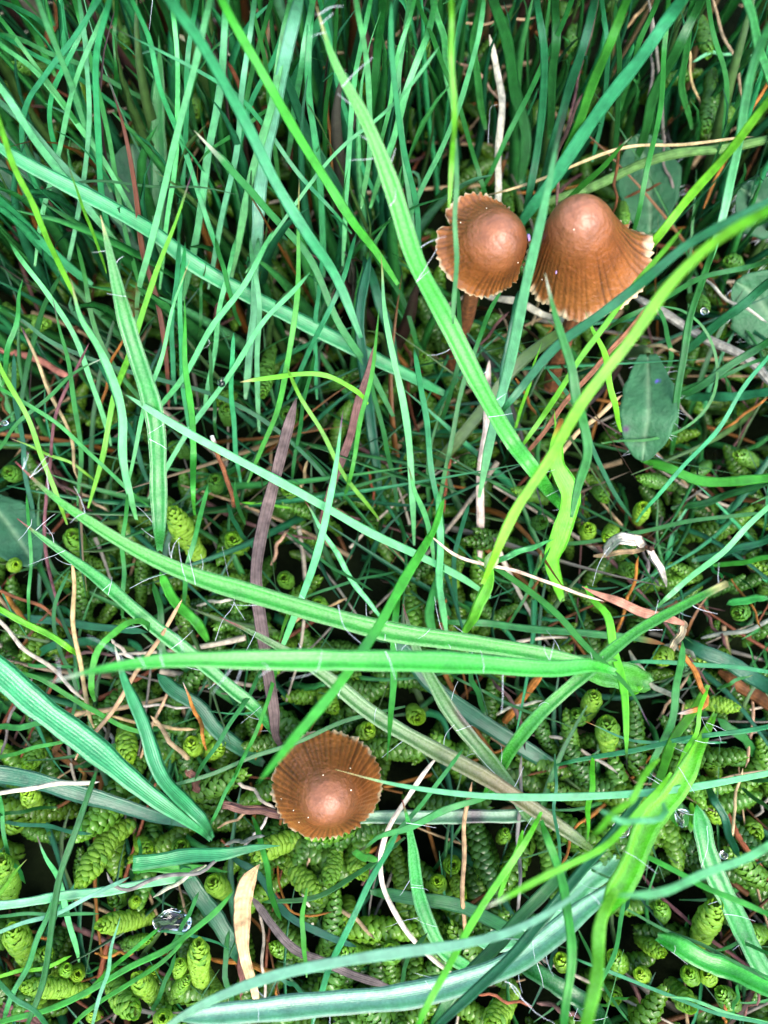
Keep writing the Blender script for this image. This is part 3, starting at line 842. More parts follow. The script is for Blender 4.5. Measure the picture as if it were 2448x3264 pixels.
# ------------------------------------------------------------------ grass blades, woodrush leaves, straws
# crop style end width heights(cm, first>last point) colour tip : points base>tip : label
BLADES = '''
1 f n 26 2,7 p - : 480,830 410,640 345,480 290,340 235,180 165,0 120,-120 : 
1 f n 28 2,6.5 t - : 480,1050 440,850 425,650 415,420 430,200 470,0 490,-90 :
1 f n 30 1.5,7 p - : 590,1400 595,1290 640,1100 700,830 770,560 850,260 910,0 940,-120 : long pale upright blade crossing the reddish-brown blade of the tall tuft
1 b p 24 1.2,5 R u : 730,1760 720,1560 680,1330 620,1090 600,880 560,680 510,470 460,310 : reddish-brown grass blade with dark tip in the tall tuft
1 b n 48 3,7.5 t - : 1560,1460 1440,1180 1330,1020 1200,800 1080,560 960,350 850,160 730,0 650,-110 : broad pale teal blade crossing above the blade with speckled round tip
1 b n 40 2.5,7 b - : 1720,1230 1620,1080 1520,950 1400,760 1290,590 1180,410 1060,190 960,0 900,-120 : broad bright green blade arching beside the hairy upright woodrush leaf
1 f p 20 2,5.2 t k : 1520,1010 1480,960 1300,760 1150,550 1040,430 870,320 650,200 480,115 : thin straight blade with black tip slanting through the tall tuft
1 f q 32 1.2,5 g w : 1700,1800 1590,1590 1480,1420 1330,1110 1180,940 1080,820 960,690 840,565 : rounded dark green blade with water-specked blunt pale tip
1 b l 70 .5,2.6 g - : 680,1100 680,900 680,600 690,350 685,145 : wide lance-shaped grass leaf standing deep in the tall tuft
1 f n 24 1.5,6 t - : 200,950 150,800 110,680 95,540 120,420 200,300 330,150 430,0 480,-80 : blade sharply bent like an elbow in the tall tuft
1 f n 22 1.5,5 t - : 330,840 300,770 250,680 220,560 240,400 290,250 400,20 430,-60 :
1 f n 20 2,5.5 g - : 560,830 400,640 330,530 190,330 0,80 -80,-20 :
1 b n 34 2,5.5 l - : 520,1060 430,960 300,800 200,660 110,540 0,380 -80,270 :
1 f n 26 2.5,6.5 Y - : 330,1300 260,1150 220,1060 150,900 60,720 0,540 -50,400 : bright yellow-green blade leaning over the broad teal blades
0 b n 34 1,4.5 t - : 960,850 900,820 760,750 640,690 540,640 420,570 330,500 240,450 140,400 40,345 -40,290 : long broad teal blade lying across the tall tuft
1 b n 40 1.5,4 t - : 400,1230 240,1106 100,960 0,870 -80,800 :
1 f p 14 2.5,5.4 y r : 460,1180 440,1106 390,980 340,850 295,710 :
1 f p 12 3,4.2 G - : 130,830 300,800 580,793 830,805 1060,850 : thread-thin dark blade lying level across the tall tuft
3 b p 26 1.2,5 Y u : 380,1090 440,880 500,570 560,430 640,200 700,0 770,-190 838,-385 : yellow-edged blade with a purple tip in the tall tuft
3 f p 26 1.5,4.6 b c : 1070,980 1130,830 1200,650 1240,480 1280,200 1290,0 1290,-200 1293,-330 : upright green blade with cream tip curving away from the grey dead blade
1 f p 18 2.5,4.2 g r : 1180,460 1150,480 990,590 890,670 845,720 :
1 b n 58 1,6 l - : 1080,1200 1100,1106 1130,800 1170,520 1230,260 1290,0 1310,-90 : bluish broad upright blade behind the hairy upright woodrush leaf
1 f n 28 1,6 p - : 1240,700 1270,500 1300,300 1350,0 1370,-90 :
1 b n 38 1,6 t - : 1190,560 1250,400 1330,200 1440,0 1480,-80 :
1 f n 26 2,7 p - : 1560,900 1590,700 1600,450 1570,200 1540,0 1525,-90 :
1 b n 38 1,5 G - : 1590,620 1610,400 1640,150 1650,0 1655,-80 :
1 f n 16 2.5,5.5 p - : 1060,1180 1110,1106 1150,1050 1330,820 1500,620 1659,480 1760,380 1900,200 :
1 f n 24 1,5.5 t - : 770,1050 780,900 800,600 810,300 850,0 860,-80 :
1 b n 34 1,6 p - : 790,1300 830,1106 880,850 920,550 960,250 980,0 985,-80 :
1 f n 24 1.5,6 t - : 990,1230 940,1080 850,820 770,570 700,400 640,160 570,0 530,-90 :
1 f n 22 1,5.5 g - : 620,1300 570,1106 500,800 450,500 390,240 320,0 300,-80 :
1 f n 18 1,4.5 G - : 500,500 500,330 500,0 500,-80 :
1 f n 24 .8,4.5 G - : 860,620 800,350 740,120 690,0 660,-70 :
1 f n 22 1,5 t - : 350,420 290,250 200,120 60,30 -40,-10 :
1 b n 30 1,5 g - : 240,330 120,90 60,0 20,-60 :
1 f n 20 1,5 t - : 640,570 480,440 330,340 130,220 0,150 -60,130 :
1 f n 22 1,5 p - : 700,480 560,390 400,310 250,250 100,170 0,140 :
1 f n 24 .8,4.6 g - : 1020,900 1040,600 1090,300 1160,60 1190,-60 :
1 b n 42 .6,4 T - : 1560,1020 1480,860 1370,650 1270,430 1200,250 : dark bluish broad blade half buried behind the hairy upright woodrush leaf
1 f n 20 .8,4.4 G - : 1440,900 1400,640 1430,330 1460,0 :
1 f n 20 .8,4.4 g - : 1230,980 1180,600 1150,300 1080,0 :
1 f n 24 1,5 t - : 960,980 1010,700 1090,450 1190,230 1240,60 1260,-40 :
1 b n 34 1.5,6 p - : 1000,1200 1060,900 1130,600 1200,300 1260,0 1280,-80 :
1 f n 26 1.5,6 l - : 900,1250 960,950 1020,650 1050,350 1100,0 1110,-80 :
1 f n 22 1.5,6 p - : 690,1250 730,900 760,600 770,300 740,0 730,-80 :
1 b n 30 1,5.5 t - : 1400,1200 1390,900 1360,600 1330,300 1350,0 1360,-80 :
1 f n 24 1.5,6 p - : 1480,1150 1500,800 1520,450 1560,200 1600,0 1620,-80 :
1 f n 22 1.5,6 l - : 280,1200 330,950 370,700 390,450 370,200 340,0 330,-80 :
1 f n 22 2,6 p - : 150,1150 200,850 270,560 340,330 450,60 500,-60 :
1 b n 30 2,5.5 l - : 560,1000 420,860 280,720 130,560 0,440 -70,380 :
1 f n 24 2,5.5 p - : 620,1000 520,820 380,600 250,420 120,280 0,190 -60,130 :
1 f n 22 1,5 t - : 1650,900 1560,700 1480,450 1430,200 1380,0 1360,-80 :
2 f n 24 1.5,6 p - : 130,1000 90,700 60,400 90,150 110,0 120,-80 :
2 b n 34 1,5 g - : 440,560 400,350 390,150 420,0 430,-80 :
2 f n 22 1,5.5 t - : 900,700 950,450 970,250 940,0 930,-80 :
2 b n 30 1,5.5 g - : 1330,560 1290,350 1310,150 1340,-20 1350,-90 :
2 f n 22 1,5 g - : 1450,700 1480,450 1440,200 1400,0 1380,-80 :
3 f n 24 1.2,4.4 p - : 1120,760 1110,500 1120,250 1090,0 1080,-80 :
3 b n 34 1.2,4 l - : 1060,620 1080,400 1100,150 1110,0 1115,-80 :
3 f n 22 1.2,4 t - : 760,640 740,400 760,150 770,0 775,-80 :
3 f n 24 1.2,4.2 p - : 480,820 420,600 330,380 200,150 80,0 40,-60 :
3 f n 22 1,4 p - : 880,680 920,430 960,200 1000,0 1020,-80 :
1 f n 20 1,5 t - : 270,1000 200,900 110,700 30,600 -40,540 :
2 b n 34 1,5.5 T - : 600,980 620,880 660,650 690,420 685,200 660,0 650,-80 :
2 b n 40 .8,5.5 G - : 715,600 720,470 735,250 740,0 742,-80 :
2 b n 40 .8,5.6 T - : 640,900 690,780 720,650 790,430 850,230 910,0 930,-80 : dark teal ribbed blade rising behind the gap between the paired mushrooms
2 b n 42 1.5,6.5 b - : 730,800 770,700 830,560 900,370 960,220 1050,0 1090,-90 : saturated bright green blade rising behind the bell-shaped mushroom
2 b n 58 1,6.2 t - : 560,1010 620,920 740,760 880,560 1000,380 1140,200 1290,0 1360,-90 : widest ribbed teal blade, slanting down to the pair of mushrooms
2 b n 44 .8,5 G - : 1090,700 1130,560 1180,380 1260,220 1370,0 1400,-70 :
2 f n 24 1,6 g - : 1060,1050 1090,960 1150,680 1190,440 1210,250 1230,0 1235,-80 :
2 f n 24 1,5 g - : 1020,480 1060,330 1100,200 1180,0 1210,-80 :
2 f n 24 .6,4.5 G - : 990,760 1000,600 1020,430 1010,250 1000,0 :
2 b n 36 3,7 p - : 1690,430 1659,330 1640,230 1600,120 1560,0 1530,-90 :
2 b n 38 2.5,7.5 p - : 1380,1200 1410,1106 1490,820 1540,620 1560,430 1600,260 1659,130 1710,30 : pale see-through blade rising past the brown streak beside the bell-shaped mushroom
2 b n 38 2,6.5 y - : 1080,1150 1150,1060 1300,880 1430,720 1540,590 1659,440 1730,350 :
2 f p 26 1.2,4.2 b w : 730,940 780,880 860,800 960,700 1072,588 : bright blade with white tip pointing away from the bell-shaped mushroom
0 f p 24 1.5,7.5 p u : 1035,1075 1060,950 1100,780 1130,650 1155,540 1180,420 1205,300 1225,225 : long pale blade passing in front between the two paired mushrooms
2 b n 24 5.4,7.5 y - : 280,900 298,650 300,550 295,300 290,0 290,-80 : upright bright blade crossing the torn-rimmed mushroom
2 f q 22 4.6,6 g w : 298,1400 305,1250 310,1106 310,950 312,800 308,640 303,522 : blunt blade standing right in front of the torn-rimmed mushroom's cap
2 f n 22 1,5.5 G - : 470,900 450,860 400,700 340,530 270,320 210,150 140,0 110,-80 :
2 b n 30 1.5,6 p - : 300,480 270,300 250,150 215,0 200,-80 :
2 f n 24 1,6 p - : 40,1060 100,960 180,780 260,600 340,420 400,200 430,0 440,-80 :
2 b n 50 .6,5 G - : 590,800 610,560 560,350 520,150 470,0 450,-80 : broad dark green blade leaning over the white dead stalk
2 f n 24 .8,5 g - : 420,830 480,710 590,470 680,290 760,130 810,0 840,-80 :
2 f n 20 2,6.5 p - : -30,700 0,560 60,260 130,0 150,-80 :
2 f n 26 1.5,6 t - : 190,1200 160,1106 140,900 90,650 40,350 30,0 :
2 b n 30 1.5,6.5 p - : -60,900 0,720 80,450 200,100 220,0 240,-90 :
4 b n 42 3,6.6 T - : 490,695 510,670 600,560 740,400 900,280 1060,150 1170,60 1330,-60 1500,-150 1720,-270 : long dark teal blade running in front of the bell-shaped mushroom's stem
0 b n 24 3.4,8.4 y - : 1042,1262 1062,1215 1110,1110 1190,990 1250,880 1370,720 1460,600 1560,510 1659,455 1730,420 : @culm
4 f n 26 2,5.5 y - : 570,860 590,830 680,700 760,580 850,440 960,290 1070,140 1190,0 1290,-120 :
4 f n 24 2,5.5 g - : 960,320 1000,290 1180,200 1400,90 1659,20 1760,-10 :
4 b p 44 3.2,5.8 g w : 810,1130 840,980 875,860 860,720 840,640 810,470 760,320 720,180 695,72 : green blade with white tip overlapping the fluted skirt of the bell-shaped mushroom
4 f p 28 2,4.2 y c : 1025,760 1010,720 1000,640 970,500 920,360 868,235 : bright blade with a cream tip touching the bell mushroom's skirt
4 f n 13 1.2,2.6 g - : 940,810 1000,800 1150,790 1300,740 1400,640 1440,500 1430,400 1370,290 1290,235 1190,215 : thread-like green blade looping round the oval plantain leaf
4 b n 32 .8,4 G - : 1240,860 1250,800 1260,640 1290,450 1320,280 1370,130 1410,0 1440,-80 :
4 f n 19 1.2,4 t - : 1090,1150 1120,1106 1180,1040 1300,900 1430,760 1540,590 1659,440 1740,340 : thin straight teal blade beyond the oval plantain leaf
4 b n 34 .8,3 G - : 1080,700 1200,640 1350,570 1500,470 1659,370 1740,310 :
4 b n 44 1,3 b - : 1110,880 1200,910 1350,960 1500,975 1659,960 1750,945 : curved bright green leaf edge beyond the oval plantain leaf
4 f p 32 1,4.2 p c : 130,1250 125,1106 110,820 80,640 40,420 0,200 -10,40 -15,-20 : pale blade with slender tip beside the hairy upright woodrush leaf
4 f n 26 .8,3.6 t - : 260,1200 240,1106 190,800 160,560 130,400 :
4 f p 24 1.5,3.4 p r : 215,1320 200,1190 165,1100 130,1000 105,908 : short blade with a long red-brown tip beside the white straw
4 f p 14 .8,2.4 y - : 715,960 720,940 735,800 737,665 :
0 b x 42 .8,3.2 y O : 1215,1300 1203,1260 1190,1210 1212,1155 1232,1080 1200,1000 1203,950 1212,905 : broad twisted bright leaf with a brown tip beyond the white straw
4 b n 36 .6,2.6 T - : 560,800 550,740 520,600 530,420 570,240 580,150 :
4 f p 15 .8,2.6 y - : 550,800 600,640 640,500 682,372 :
4 b n 56 .5,2.4 o - : 210,930 270,850 420,680 560,480 700,370 780,310 : olive leaf lying under the white stalk and the paired mushrooms' stems
4 f n 22 .6,3 g - : 225,1150 270,900 360,500 420,330 450,250 520,130 :
4 f n 20 .8,2.6 T - : 1070,1130 1000,1030 920,880 860,720 790,590 700,480 :
4 f n 22 .6,2.6 G - : 150,440 100,230 0,60 -60,-30 :
4 b n 44 .5,2.4 T - : 60,520 20,330 -40,130 -90,0 :
4 f n 22 .6,2.4 G - : 60,1106 30,900 -20,700 -60,520 :
4 f n 22 .6,2.8 G - : 230,760 300,560 330,300 310,100 :
4 b n 32 .5,2 G - : 1240,1090 1400,1060 1560,1010 1700,960 :
4 f n 18 .6,2.2 G - : 1180,620 1330,560 1460,520 1620,450 1720,420 :
4 b n 40 .5,2 T - : 1300,610 1420,610 1560,600 1700,580 :
4 f n 20 .6,2.4 g - : 1200,560 1240,400 1180,210 :
4 b n 40 .5,3 T - : 1280,430 1400,330 1520,230 1659,120 1740,60 :
4 f n 16 .5,2 G - : 1330,1106 1480,1040 1659,980 :
3 f p 24 1,3.4 g - : 10,560 20,520 30,450 70,250 100,95 :
3 f n 20 1,2.6 T - : 1480,1060 1400,950 1200,760 1100,690 900,590 700,530 500,480 350,430 200,360 100,280 30,240 : thin dark teal blade stretching below the whole tuft
3 f p 22 1,3.6 g u : 335,1080 345,850 330,650 300,480 260,330 225,170 :
3 f p 18 1.5,3.4 g w : -50,870 0,830 60,750 200,610 330,500 462,434 :
3 f n 18 1.2,3.6 g - : 640,1080 600,1050 420,880 300,770 150,660 0,570 -60,540 :
3 b p 38 2,5 p c : 590,1140 580,1106 540,900 530,700 480,540 420,380 350,260 305,98 : pale blade with yellow edge beside the white-edged folded leaf
3 f p 15 .8,3 G r : 855,350 860,330 870,150 890,30 :
3 f p 28 1.2,4.4 b - : 842,1120 840,1106 835,850 815,600 800,350 796,172 : tapering bright blade standing alone beside the white-edged folded leaf
3 f p 20 1.5,4.4 p c : 545,1020 560,950 620,700 640,600 700,400 760,190 820,20 : 
3 b n 26 1.5,4.4 p - : 650,720 690,650 760,560 880,380 1000,200 1120,0 1180,-110 :
3 f n 24 1.2,4 p - : 640,1050 700,950 840,720 950,560 1050,420 1150,280 1270,150 1340,70 :
3 f n 17 .8,2.8 G - : 940,790 935,770 920,600 905,380 :
3 f q 22 2.2,3.4 y c : 1590,640 1570,610 1500,560 1400,515 1280,510 1160,525 1038,545 : arched blade with cream tip bending level over the dark moss
0 f n 19 1.4,3.6 p - : 1060,1290 1000,1250 905,1200 800,1150 710,1100 500,985 390,925 272,853 : long pale blade running aslant from the folded leaf to the node of the culm
3 f p 22 1,4 b - : 1485,1050 1500,1000 1540,830 1570,650 1620,420 1638,220 :
0 f p 17 1.2,3.8 p u : 600,1420 625,1360 660,1270 700,1140 725,1000 741,887 : pale blade with purple tip rising by the grey dead blade
3 f n 20 1,3.2 Y - : 1640,1140 1600,1090 1520,990 1420,820 1340,680 1270,550 1240,480 :
3 f n 22 1.5,4 Y - : 290,1160 270,1106 200,900 150,780 60,600 0,470 -60,330 :
3 f p 13 1,2.2 Y c : 420,980 400,960 330,910 200,850 50,790 :
3 f p 18 .8,2.6 g - : 1060,1160 1040,1106 1020,1050 1015,955 :
3 f n 12 .8,1.8 y - : 1260,1090 1150,1070 1040,1065 :
3 f n 20 1,4 g - : 1040,300 1020,260 1000,180 950,0 930,-80 :
3 f n 22 1,4.4 t - : 1240,620 1270,560 1330,420 1420,250 1510,0 1540,-100 :
3 b n 46 .6,3 T - : 1640,1000 1600,700 1570,480 1560,200 1600,0 :
3 f n 20 .8,3.2 t - : 1370,620 1360,400 1380,130 1400,-60 :
3 f n 22 1,3.6 t - : 830,820 790,560 780,300 790,50 800,-60 :
3 f n 22 .8,3 t - : 1040,980 1010,760 1000,560 1010,330 :
3 f n 22 .8,3 g - : 690,700 560,560 420,350 360,60 330,-60 :
3 f n 22 .8,3 G - : 80,700 110,500 160,330 200,200 260,80 :
3 f n 22 .8,3 T - : 150,1140 100,860 70,640 60,420 :
3 f n 24 .8,3 T - : 640,980 560,760 500,600 420,450 :
3 f n 18 .8,3 G - : 1260,980 1290,760 1330,560 1360,420 :
5 b n 28 1.2,2.6 y - : 350,625 330,610 150,500 0,420 -70,390 :
0 f n 15 1.2,3 b - : 205,1515 200,1500 202,1440 215,1400 240,1370 275,1345 300,1340 318,1345 322,1365 : bright blade bent over like a hook beside the upright tan straws
0 f q 22 2.6,6.2 b - : 930,1150 910,1190 870,1255 820,1350 730,1480 640,1590 556,1692 : blurred bright blade whose tip hangs in front of the single mushroom's rim
5 f n 19 1,3 g - : 1160,640 1120,700 1060,820 960,970 870,1100 840,1160 :
5 f n 18 1,2.8 b - : 1220,590 1190,690 1130,900 1040,1080 1010,1150 :
5 f n 22 .8,3 g - : 790,420 800,330 840,100 870,0 900,-120 :
5 f n 20 .8,3 g - : 530,460 530,420 530,200 545,0 550,-80 :
5 f n 15 .8,3 g - : 122,500 125,450 130,200 120,0 115,-80 :
5 b n 26 .6,2 g - : -60,940 0,930 100,925 210,905 :
5 f n 18 1,2.2 b - : -60,1080 0,1060 150,1020 300,985 :
5 f n 22 1,2.8 b - : 660,965 640,960 530,930 400,850 260,770 100,700 0,690 :
5 b n 66 .4,1.6 T - : 1140,1090 1080,1050 950,950 850,840 740,760 680,700 : wide dark teal leaf sunk between straws above the single mushroom
5 f n 20 1.6,2.4 G - : 1750,840 1659,860 1500,900 1300,990 1100,1050 900,1140 700,1190 : dark green blade passing just behind the single mushroom's rim
5 b n 46 .5,2.2 b - : 900,560 880,520 800,430 740,360 690,260 : short broad shaded leaf under the hairy woodrush leaf
5 f n 13 .8,2.4 g - : 1240,90 1440,240 1610,340 :
5 f n 13 .8,2.4 g - : 1280,385 1480,310 1659,270 1720,255 :
5 b n 34 .5,2 T - : -60,410 100,455 300,480 480,500 640,520 :
5 b n 36 .5,2 T - : 120,640 260,570 400,560 520,600 :
5 f n 16 .6,2 g - : 80,655 200,665 330,668 :
5 f n 18 .6,2 G - : 280,980 330,800 260,600 240,400 300,250 :
5 f p 16 .8,2.4 Y - : 1270,325 1262,380 1240,450 1200,580 :
5 f n 20 .8,2.4 T - : 1100,160 1020,60 980,-40 :
5 b n 30 .5,2 G - : 680,560 700,640 690,420 660,300 :
6 b x 52 2.4,3.6 y - : 330,540 360,500 400,420 450,320 465,215 : @culm bract
6 f p 30 1.8,3.6 b u : 400,195 480,240 620,340 740,440 860,560 960,660 1060,770 1148,925 : dark glossy blade crossing over the cut-ended green stalk
6 b p 38 1.5,3 y k : 870,320 900,380 960,440 1000,600 1030,760 1045,900 1048,1050 1050,1110 : bright hairy-edged blade pointing straight down past the cut-ended stalk
6 f n 26 1,3.2 p - : 1180,410 1190,400 1270,330 1380,240 1500,130 1640,0 1720,-80 : pale green straight blade beyond the curled dry leaf
6 b n 32 .8,1.8 g O : 230,465 250,470 450,480 700,510 900,530 1100,545 1215,572 : low green blade turning to straw at its end, behind the red dead leaf
6 f n 20 .8,1.8 t - : 1030,658 1040,655 1200,650 1400,660 1659,690 1740,700 :
6 b p 28 1,2.2 p - : 470,220 480,215 620,160 732,118 :
6 b n 70 .4,1.6 T - : 860,1150 750,1106 650,1050 500,960 350,850 200,740 80,590 20,520 : wide blue-green leaf lying under the purple-patched woodrush leaf
6 f p 14 1,2 G - : 280,690 290,700 450,780 600,860 740,900 828,937 :
6 f p 14 1,2 t O : 1480,995 1470,995 1300,995 1150,995 1060,980 950,940 865,903 : thin blade with orange and pink tip below the cut-ended stalk
6 f n 22 1.2,2.6 t - : 740,1095 760,1090 900,1060 1150,1010 1400,970 1659,925 1750,905 : long teal blade over the moss beside the thick bright stalk
6 f n 20 1.2,3 y - : 1255,1130 1270,1106 1310,1030 1370,850 1400,760 :
6 b n 32 .8,3 g - : 1140,1130 1150,1106 1200,1000 1250,850 1280,690 1290,560 :
6 b n 66 .4,1.5 T - : 1270,540 1300,560 1500,660 1659,750 1740,800 : wide dark teal leaf beyond the bent orange straw
6 b n 30 1.2,3.6 b - : -30,510 0,450 90,300 180,150 220,60 260,-60 :
6 b n 32 1,3.4 p - : 270,520 250,400 240,200 240,0 235,-90 :
6 b p 32 1,3.2 b - : 70,300 60,360 40,650 30,900 12,1075 : broad bright blade pointing straight at the single mushroom
6 f p 16 .8,1.8 g c : 1440,765 1470,750 1592,704 :
6 f q 22 .8,1.8 y w : 1030,790 1060,785 1122,752 : short green stub with a white tip under the cut-ended stalk
6 f n 22 .6,2.4 T - : 330,480 300,300 320,120 370,-40 :
6 f n 20 .6,2 G - : 700,140 880,130 1090,90 1300,40 1500,20 1659,0 :
6 f n 22 .6,2 b - : 1410,230 1500,225 1600,205 1700,190 :
6 b n 30 .6,2 T - : 1330,210 1450,180 1560,150 1659,120 1720,100 :
6 f n 14 .6,2 g - : 520,520 590,400 680,220 720,150 :
6 f n 18 .6,2 g - : 560,290 700,410 800,490 :
6 f n 14 .5,1.8 t - : 1380,225 1430,250 1465,290 :
6 b n 40 .4,1.6 G - : 1659,1106 1560,990 1440,890 :
6 b n 34 .6,2 g - : 1659,370 1560,380 1480,400 :
6 f n 18 .6,2 G - : 300,720 360,640 430,560 :
6 f p 26 1,2.6 G - : 440,880 410,800 380,720 370,640 :
6 b n 40 .5,2 g - : 240,600 200,480 220,330 260,230 :
0 b m 56 1.4,3.6 t - : 455,1815 440,1800 400,1770 320,1710 200,1620 100,1540 0,1450 -60,1400 -110,1360 : @fan
0 b p 32 1.0,4.2 t w : 460,1812 455,1800 450,1790 410,1745 370,1700 310,1580 270,1470 248,1395 : @fan
0 b m 36 .8,2 T - : 450,1800 430,1790 330,1765 200,1720 100,1690 -20,1670 -80,1660 : @fan
7 b n 40 1.6,2.8 l - : 830,465 800,472 600,500 400,540 200,570 0,590 -90,600 : pale teal twisted leaf lying over the longest moss shoot
7 b n 26 1,2.6 b - : 1090,210 1120,280 1150,430 1180,570 1215,660 :
7 f n 28 1.5,4 t - : 1345,1130 1350,1106 1380,1000 1420,870 1480,740 1580,530 1659,390 1720,280 : bright teal blade rising from beside the grey dead blade past the tan leaf
7 f x 24 1,2.6 b - : 1325,905 1320,820 1305,680 1325,520 : slim upright blade beside the tan dead leaf
7 f p 26 .8,3 p u : 342,840 330,780 290,620 250,480 200,400 160,290 : pale blade with purple tip standing in the moss
7 f p 16 1,2.2 Y c : -50,600 0,540 50,470 115,395 : narrow yellow grass tip over the thick moss shoot
7 f x 22 .8,2 b - : 385,335 365,300 345,250 348,182 :
7 b n 28 1.6,3.6 G - : 100,1160 120,1106 170,960 200,820 240,620 270,430 350,200 400,60 420,0 : dark upright blade crossing the pale flat moss shoot
7 f n 17 1,2.8 g - : 900,260 910,240 950,160 1030,0 1080,-90 :
7 f p 18 1.5,3 l - : 390,1150 400,1106 440,960 480,800 520,640 :
7 f n 26 1.4,3.2 b - : -80,1130 0,1100 200,1040 380,960 560,870 700,800 830,700 960,590 1010,530 : long bright blade sweeping over the thick blunt moss shoot
7 f n 20 1.4,2.8 b - : 300,1140 320,1106 420,1020 560,930 700,840 800,740 :
7 f n 18 1.2,2.6 b - : 395,945 500,850 690,690 : 
7 f p 14 1.2,2 t - : 670,705 680,705 800,715 920,750 1002,792 : thin curved blade beside the large water drop
7 f n 19 1.6,2.8 l - : -60,730 0,710 130,660 280,610 500,500 560,470 :
7 f n 15 1,2 g - : -60,640 0,640 250,630 430,630 :
7 f n 22 1.6,2.8 p - : -60,870 0,930 90,1010 180,1090 220,1130 :
7 f n 17 1.2,2.4 y - : -60,910 0,900 130,870 250,840 310,810 :
7 b n 24 1.2,2.6 g - : 10,1120 20,1080 60,970 120,840 200,660 230,560 :
7 b n 74 .4,1.4 T - : 1060,850 1040,820 1000,760 900,600 820,480 780,420 : wide grey-green leaf sunk in the hollow beside the tan dead leaf
7 b n 32 .9,1.8 T - : 990,370 1010,390 1100,450 1180,560 1260,640 1400,720 1540,772 : 
7 f n 22 1,2 G - : 1750,300 1659,370 1560,450 1420,530 1280,570 1130,580 : dark thin blade curving under the single mushroom
7 f n 18 .8,2.2 g - : 50,460 40,400 20,280 0,160 -10,80 :
7 f n 18 1,2.4 g - : 720,800 780,700 860,535 :
7 f n 16 .8,2 b - : 230,590 350,560 520,520 700,500 :
7 f n 18 .8,2 T - : -40,220 100,240 250,265 400,285 :
7 f n 18 .8,2 g - : -40,330 60,420 110,500 : 
7 b n 24 .8,2 G - : 980,1090 1000,1000 970,860 990,700 :
7 f n 16 .8,2 g - : 600,470 605,380 600,300 :
7 f n 16 .8,2.2 G - : 250,170 120,180 0,205 -60,215 :
7 f n 20 .8,2 G - : 640,1080 700,960 760,800 :
7 f n 18 .6,1.8 T - : 1320,1000 1290,960 1180,880 :
8 b n 40 3.2,4.5 b - : 680,225 690,260 740,400 780,520 800,650 800,900 780,1106 775,1180 : saturated green blade pointing straight down across the shining woodrush leaf
0 f p 17 2.4,3.6 p c : 1760,1650 1659,1670 1400,1712 1200,1722 1000,1715 830,1690 724,1662 : long pale blade whose tip rests on the single mushroom's cap
8 f p 30 1.4,3 g r : 480,110 400,140 200,210 60,270 -20,300 -90,350 -140,370 : green blade with pink tip lying beside the single mushroom
8 f n 20 1,2.8 g - : -60,440 0,360 60,280 180,130 280,0 340,-80 :
8 f n 32 3,5 y - : 680,190 660,230 520,450 420,620 330,760 250,900 150,1106 120,1180 : long bright blade slanting over the shining woodrush leaf
8 f n 22 2.4,3.4 y - : 600,270 590,300 550,420 490,570 :
8 f p 26 1.5,3.4 y - : 905,-60 900,0 890,150 875,325 :
8 f n 14 1.5,3 l - : 738,-60 740,0 740,180 750,300 765,420 :
8 f q 28 4,6.2 y w : 1240,20 1200,80 1060,230 950,330 800,420 600,520 432,606 : blurred pale blade with blunt tip, crossing over the grey-green spotted leaf end
8 f n 28 4.5,6.5 y - : 1190,-40 1150,0 1050,150 980,220 900,290 :
8 b n 46 2.4,4 T - : 1140,80 1000,270 860,430 700,640 540,830 380,980 240,1106 180,1170 : straight dark teal blade laid over the shining woodrush leaf
8 b n 56 1.8,3 G - : 800,400 750,470 620,620 500,750 350,900 220,1106 190,1160 : broad dark green blade beside the straight dark teal one
8 f q 36 4.6,6.6 p - : 1760,270 1659,330 1500,420 1300,500 1100,545 1000,552 : blurred thick pale blade resting its blunt end on the bright stalk
8 f q 26 5,6 p - : 1205,150 1215,185 1180,220 1100,237 1000,215 925,178 : hooked pale tip curling round the thick bright stalk
8 f n 25 3,4.4 b - : 1090,360 1250,440 1400,520 1659,630 1760,680 : bright blade slanting down from the thick bright stalk
0 f p 24 4,5.6 l - : 330,2240 400,2190 500,2140 600,2105 720,2080 850,2060 1000,2040 1100,2015 1180,1975 1250,1925 1320,1850 : long pale blurred blade sweeping over the shining woodrush leaf
8 f n 16 1.4,2.4 t - : 800,810 820,820 1000,890 1200,970 1400,1050 1659,1106 1750,1140 :
8 f n 14 1,2 g - : 1030,600 1200,690 1400,780 1560,860 1659,920 :
8 b n 56 .8,1.8 G - : -60,535 0,540 150,560 350,610 550,700 700,800 : broad dark leaf under the curved red-tipped woodrush leaf
8 f p 17 1.2,2.4 p c : 1760,1130 1659,1106 1500,1060 1300,1000 1190,985 : blade with cream tip over the forked moss
8 b n 34 1.2,2.6 T - : 1390,60 1400,80 1470,230 1535,390 :
8 f q 22 1,2 y w : 1330,150 1330,210 1325,280 :
8 f n 20 1.5,3 g - : 1060,480 1030,640 980,830 900,990 850,1106 :
8 f n 18 1,2.4 T - : 1110,360 1080,480 1040,620 :
8 f n 14 1,2 g - : 840,700 900,830 960,960 1060,1100 :
8 b n 60 .6,1.6 b - : 1240,260 1260,140 1250,60 :
8 f n 18 .8,2 G - : 1500,40 1600,50 1720,60 :
8 f n 18 .8,2 G - : 1540,80 1640,160 1720,210 :
8 f n 16 .8,2 g - : 1560,345 1659,345 1720,345 :
8 f n 22 .8,2 G - : 60,980 180,910 320,890 450,860 :
8 f n 20 .8,2 G - : 70,1000 90,860 120,800 190,710 :
8 f n 16 .8,2 g - : 1430,790 1550,760 1659,800 1720,830 :
8 f n 12 .8,2 b - : 900,1030 980,1010 1060,990 :
8 f n 16 .8,2 g - : 1500,1090 1520,1000 1530,930 :
0 f n 16 2.2,3.4 b - : 815,1860 760,1840 : 
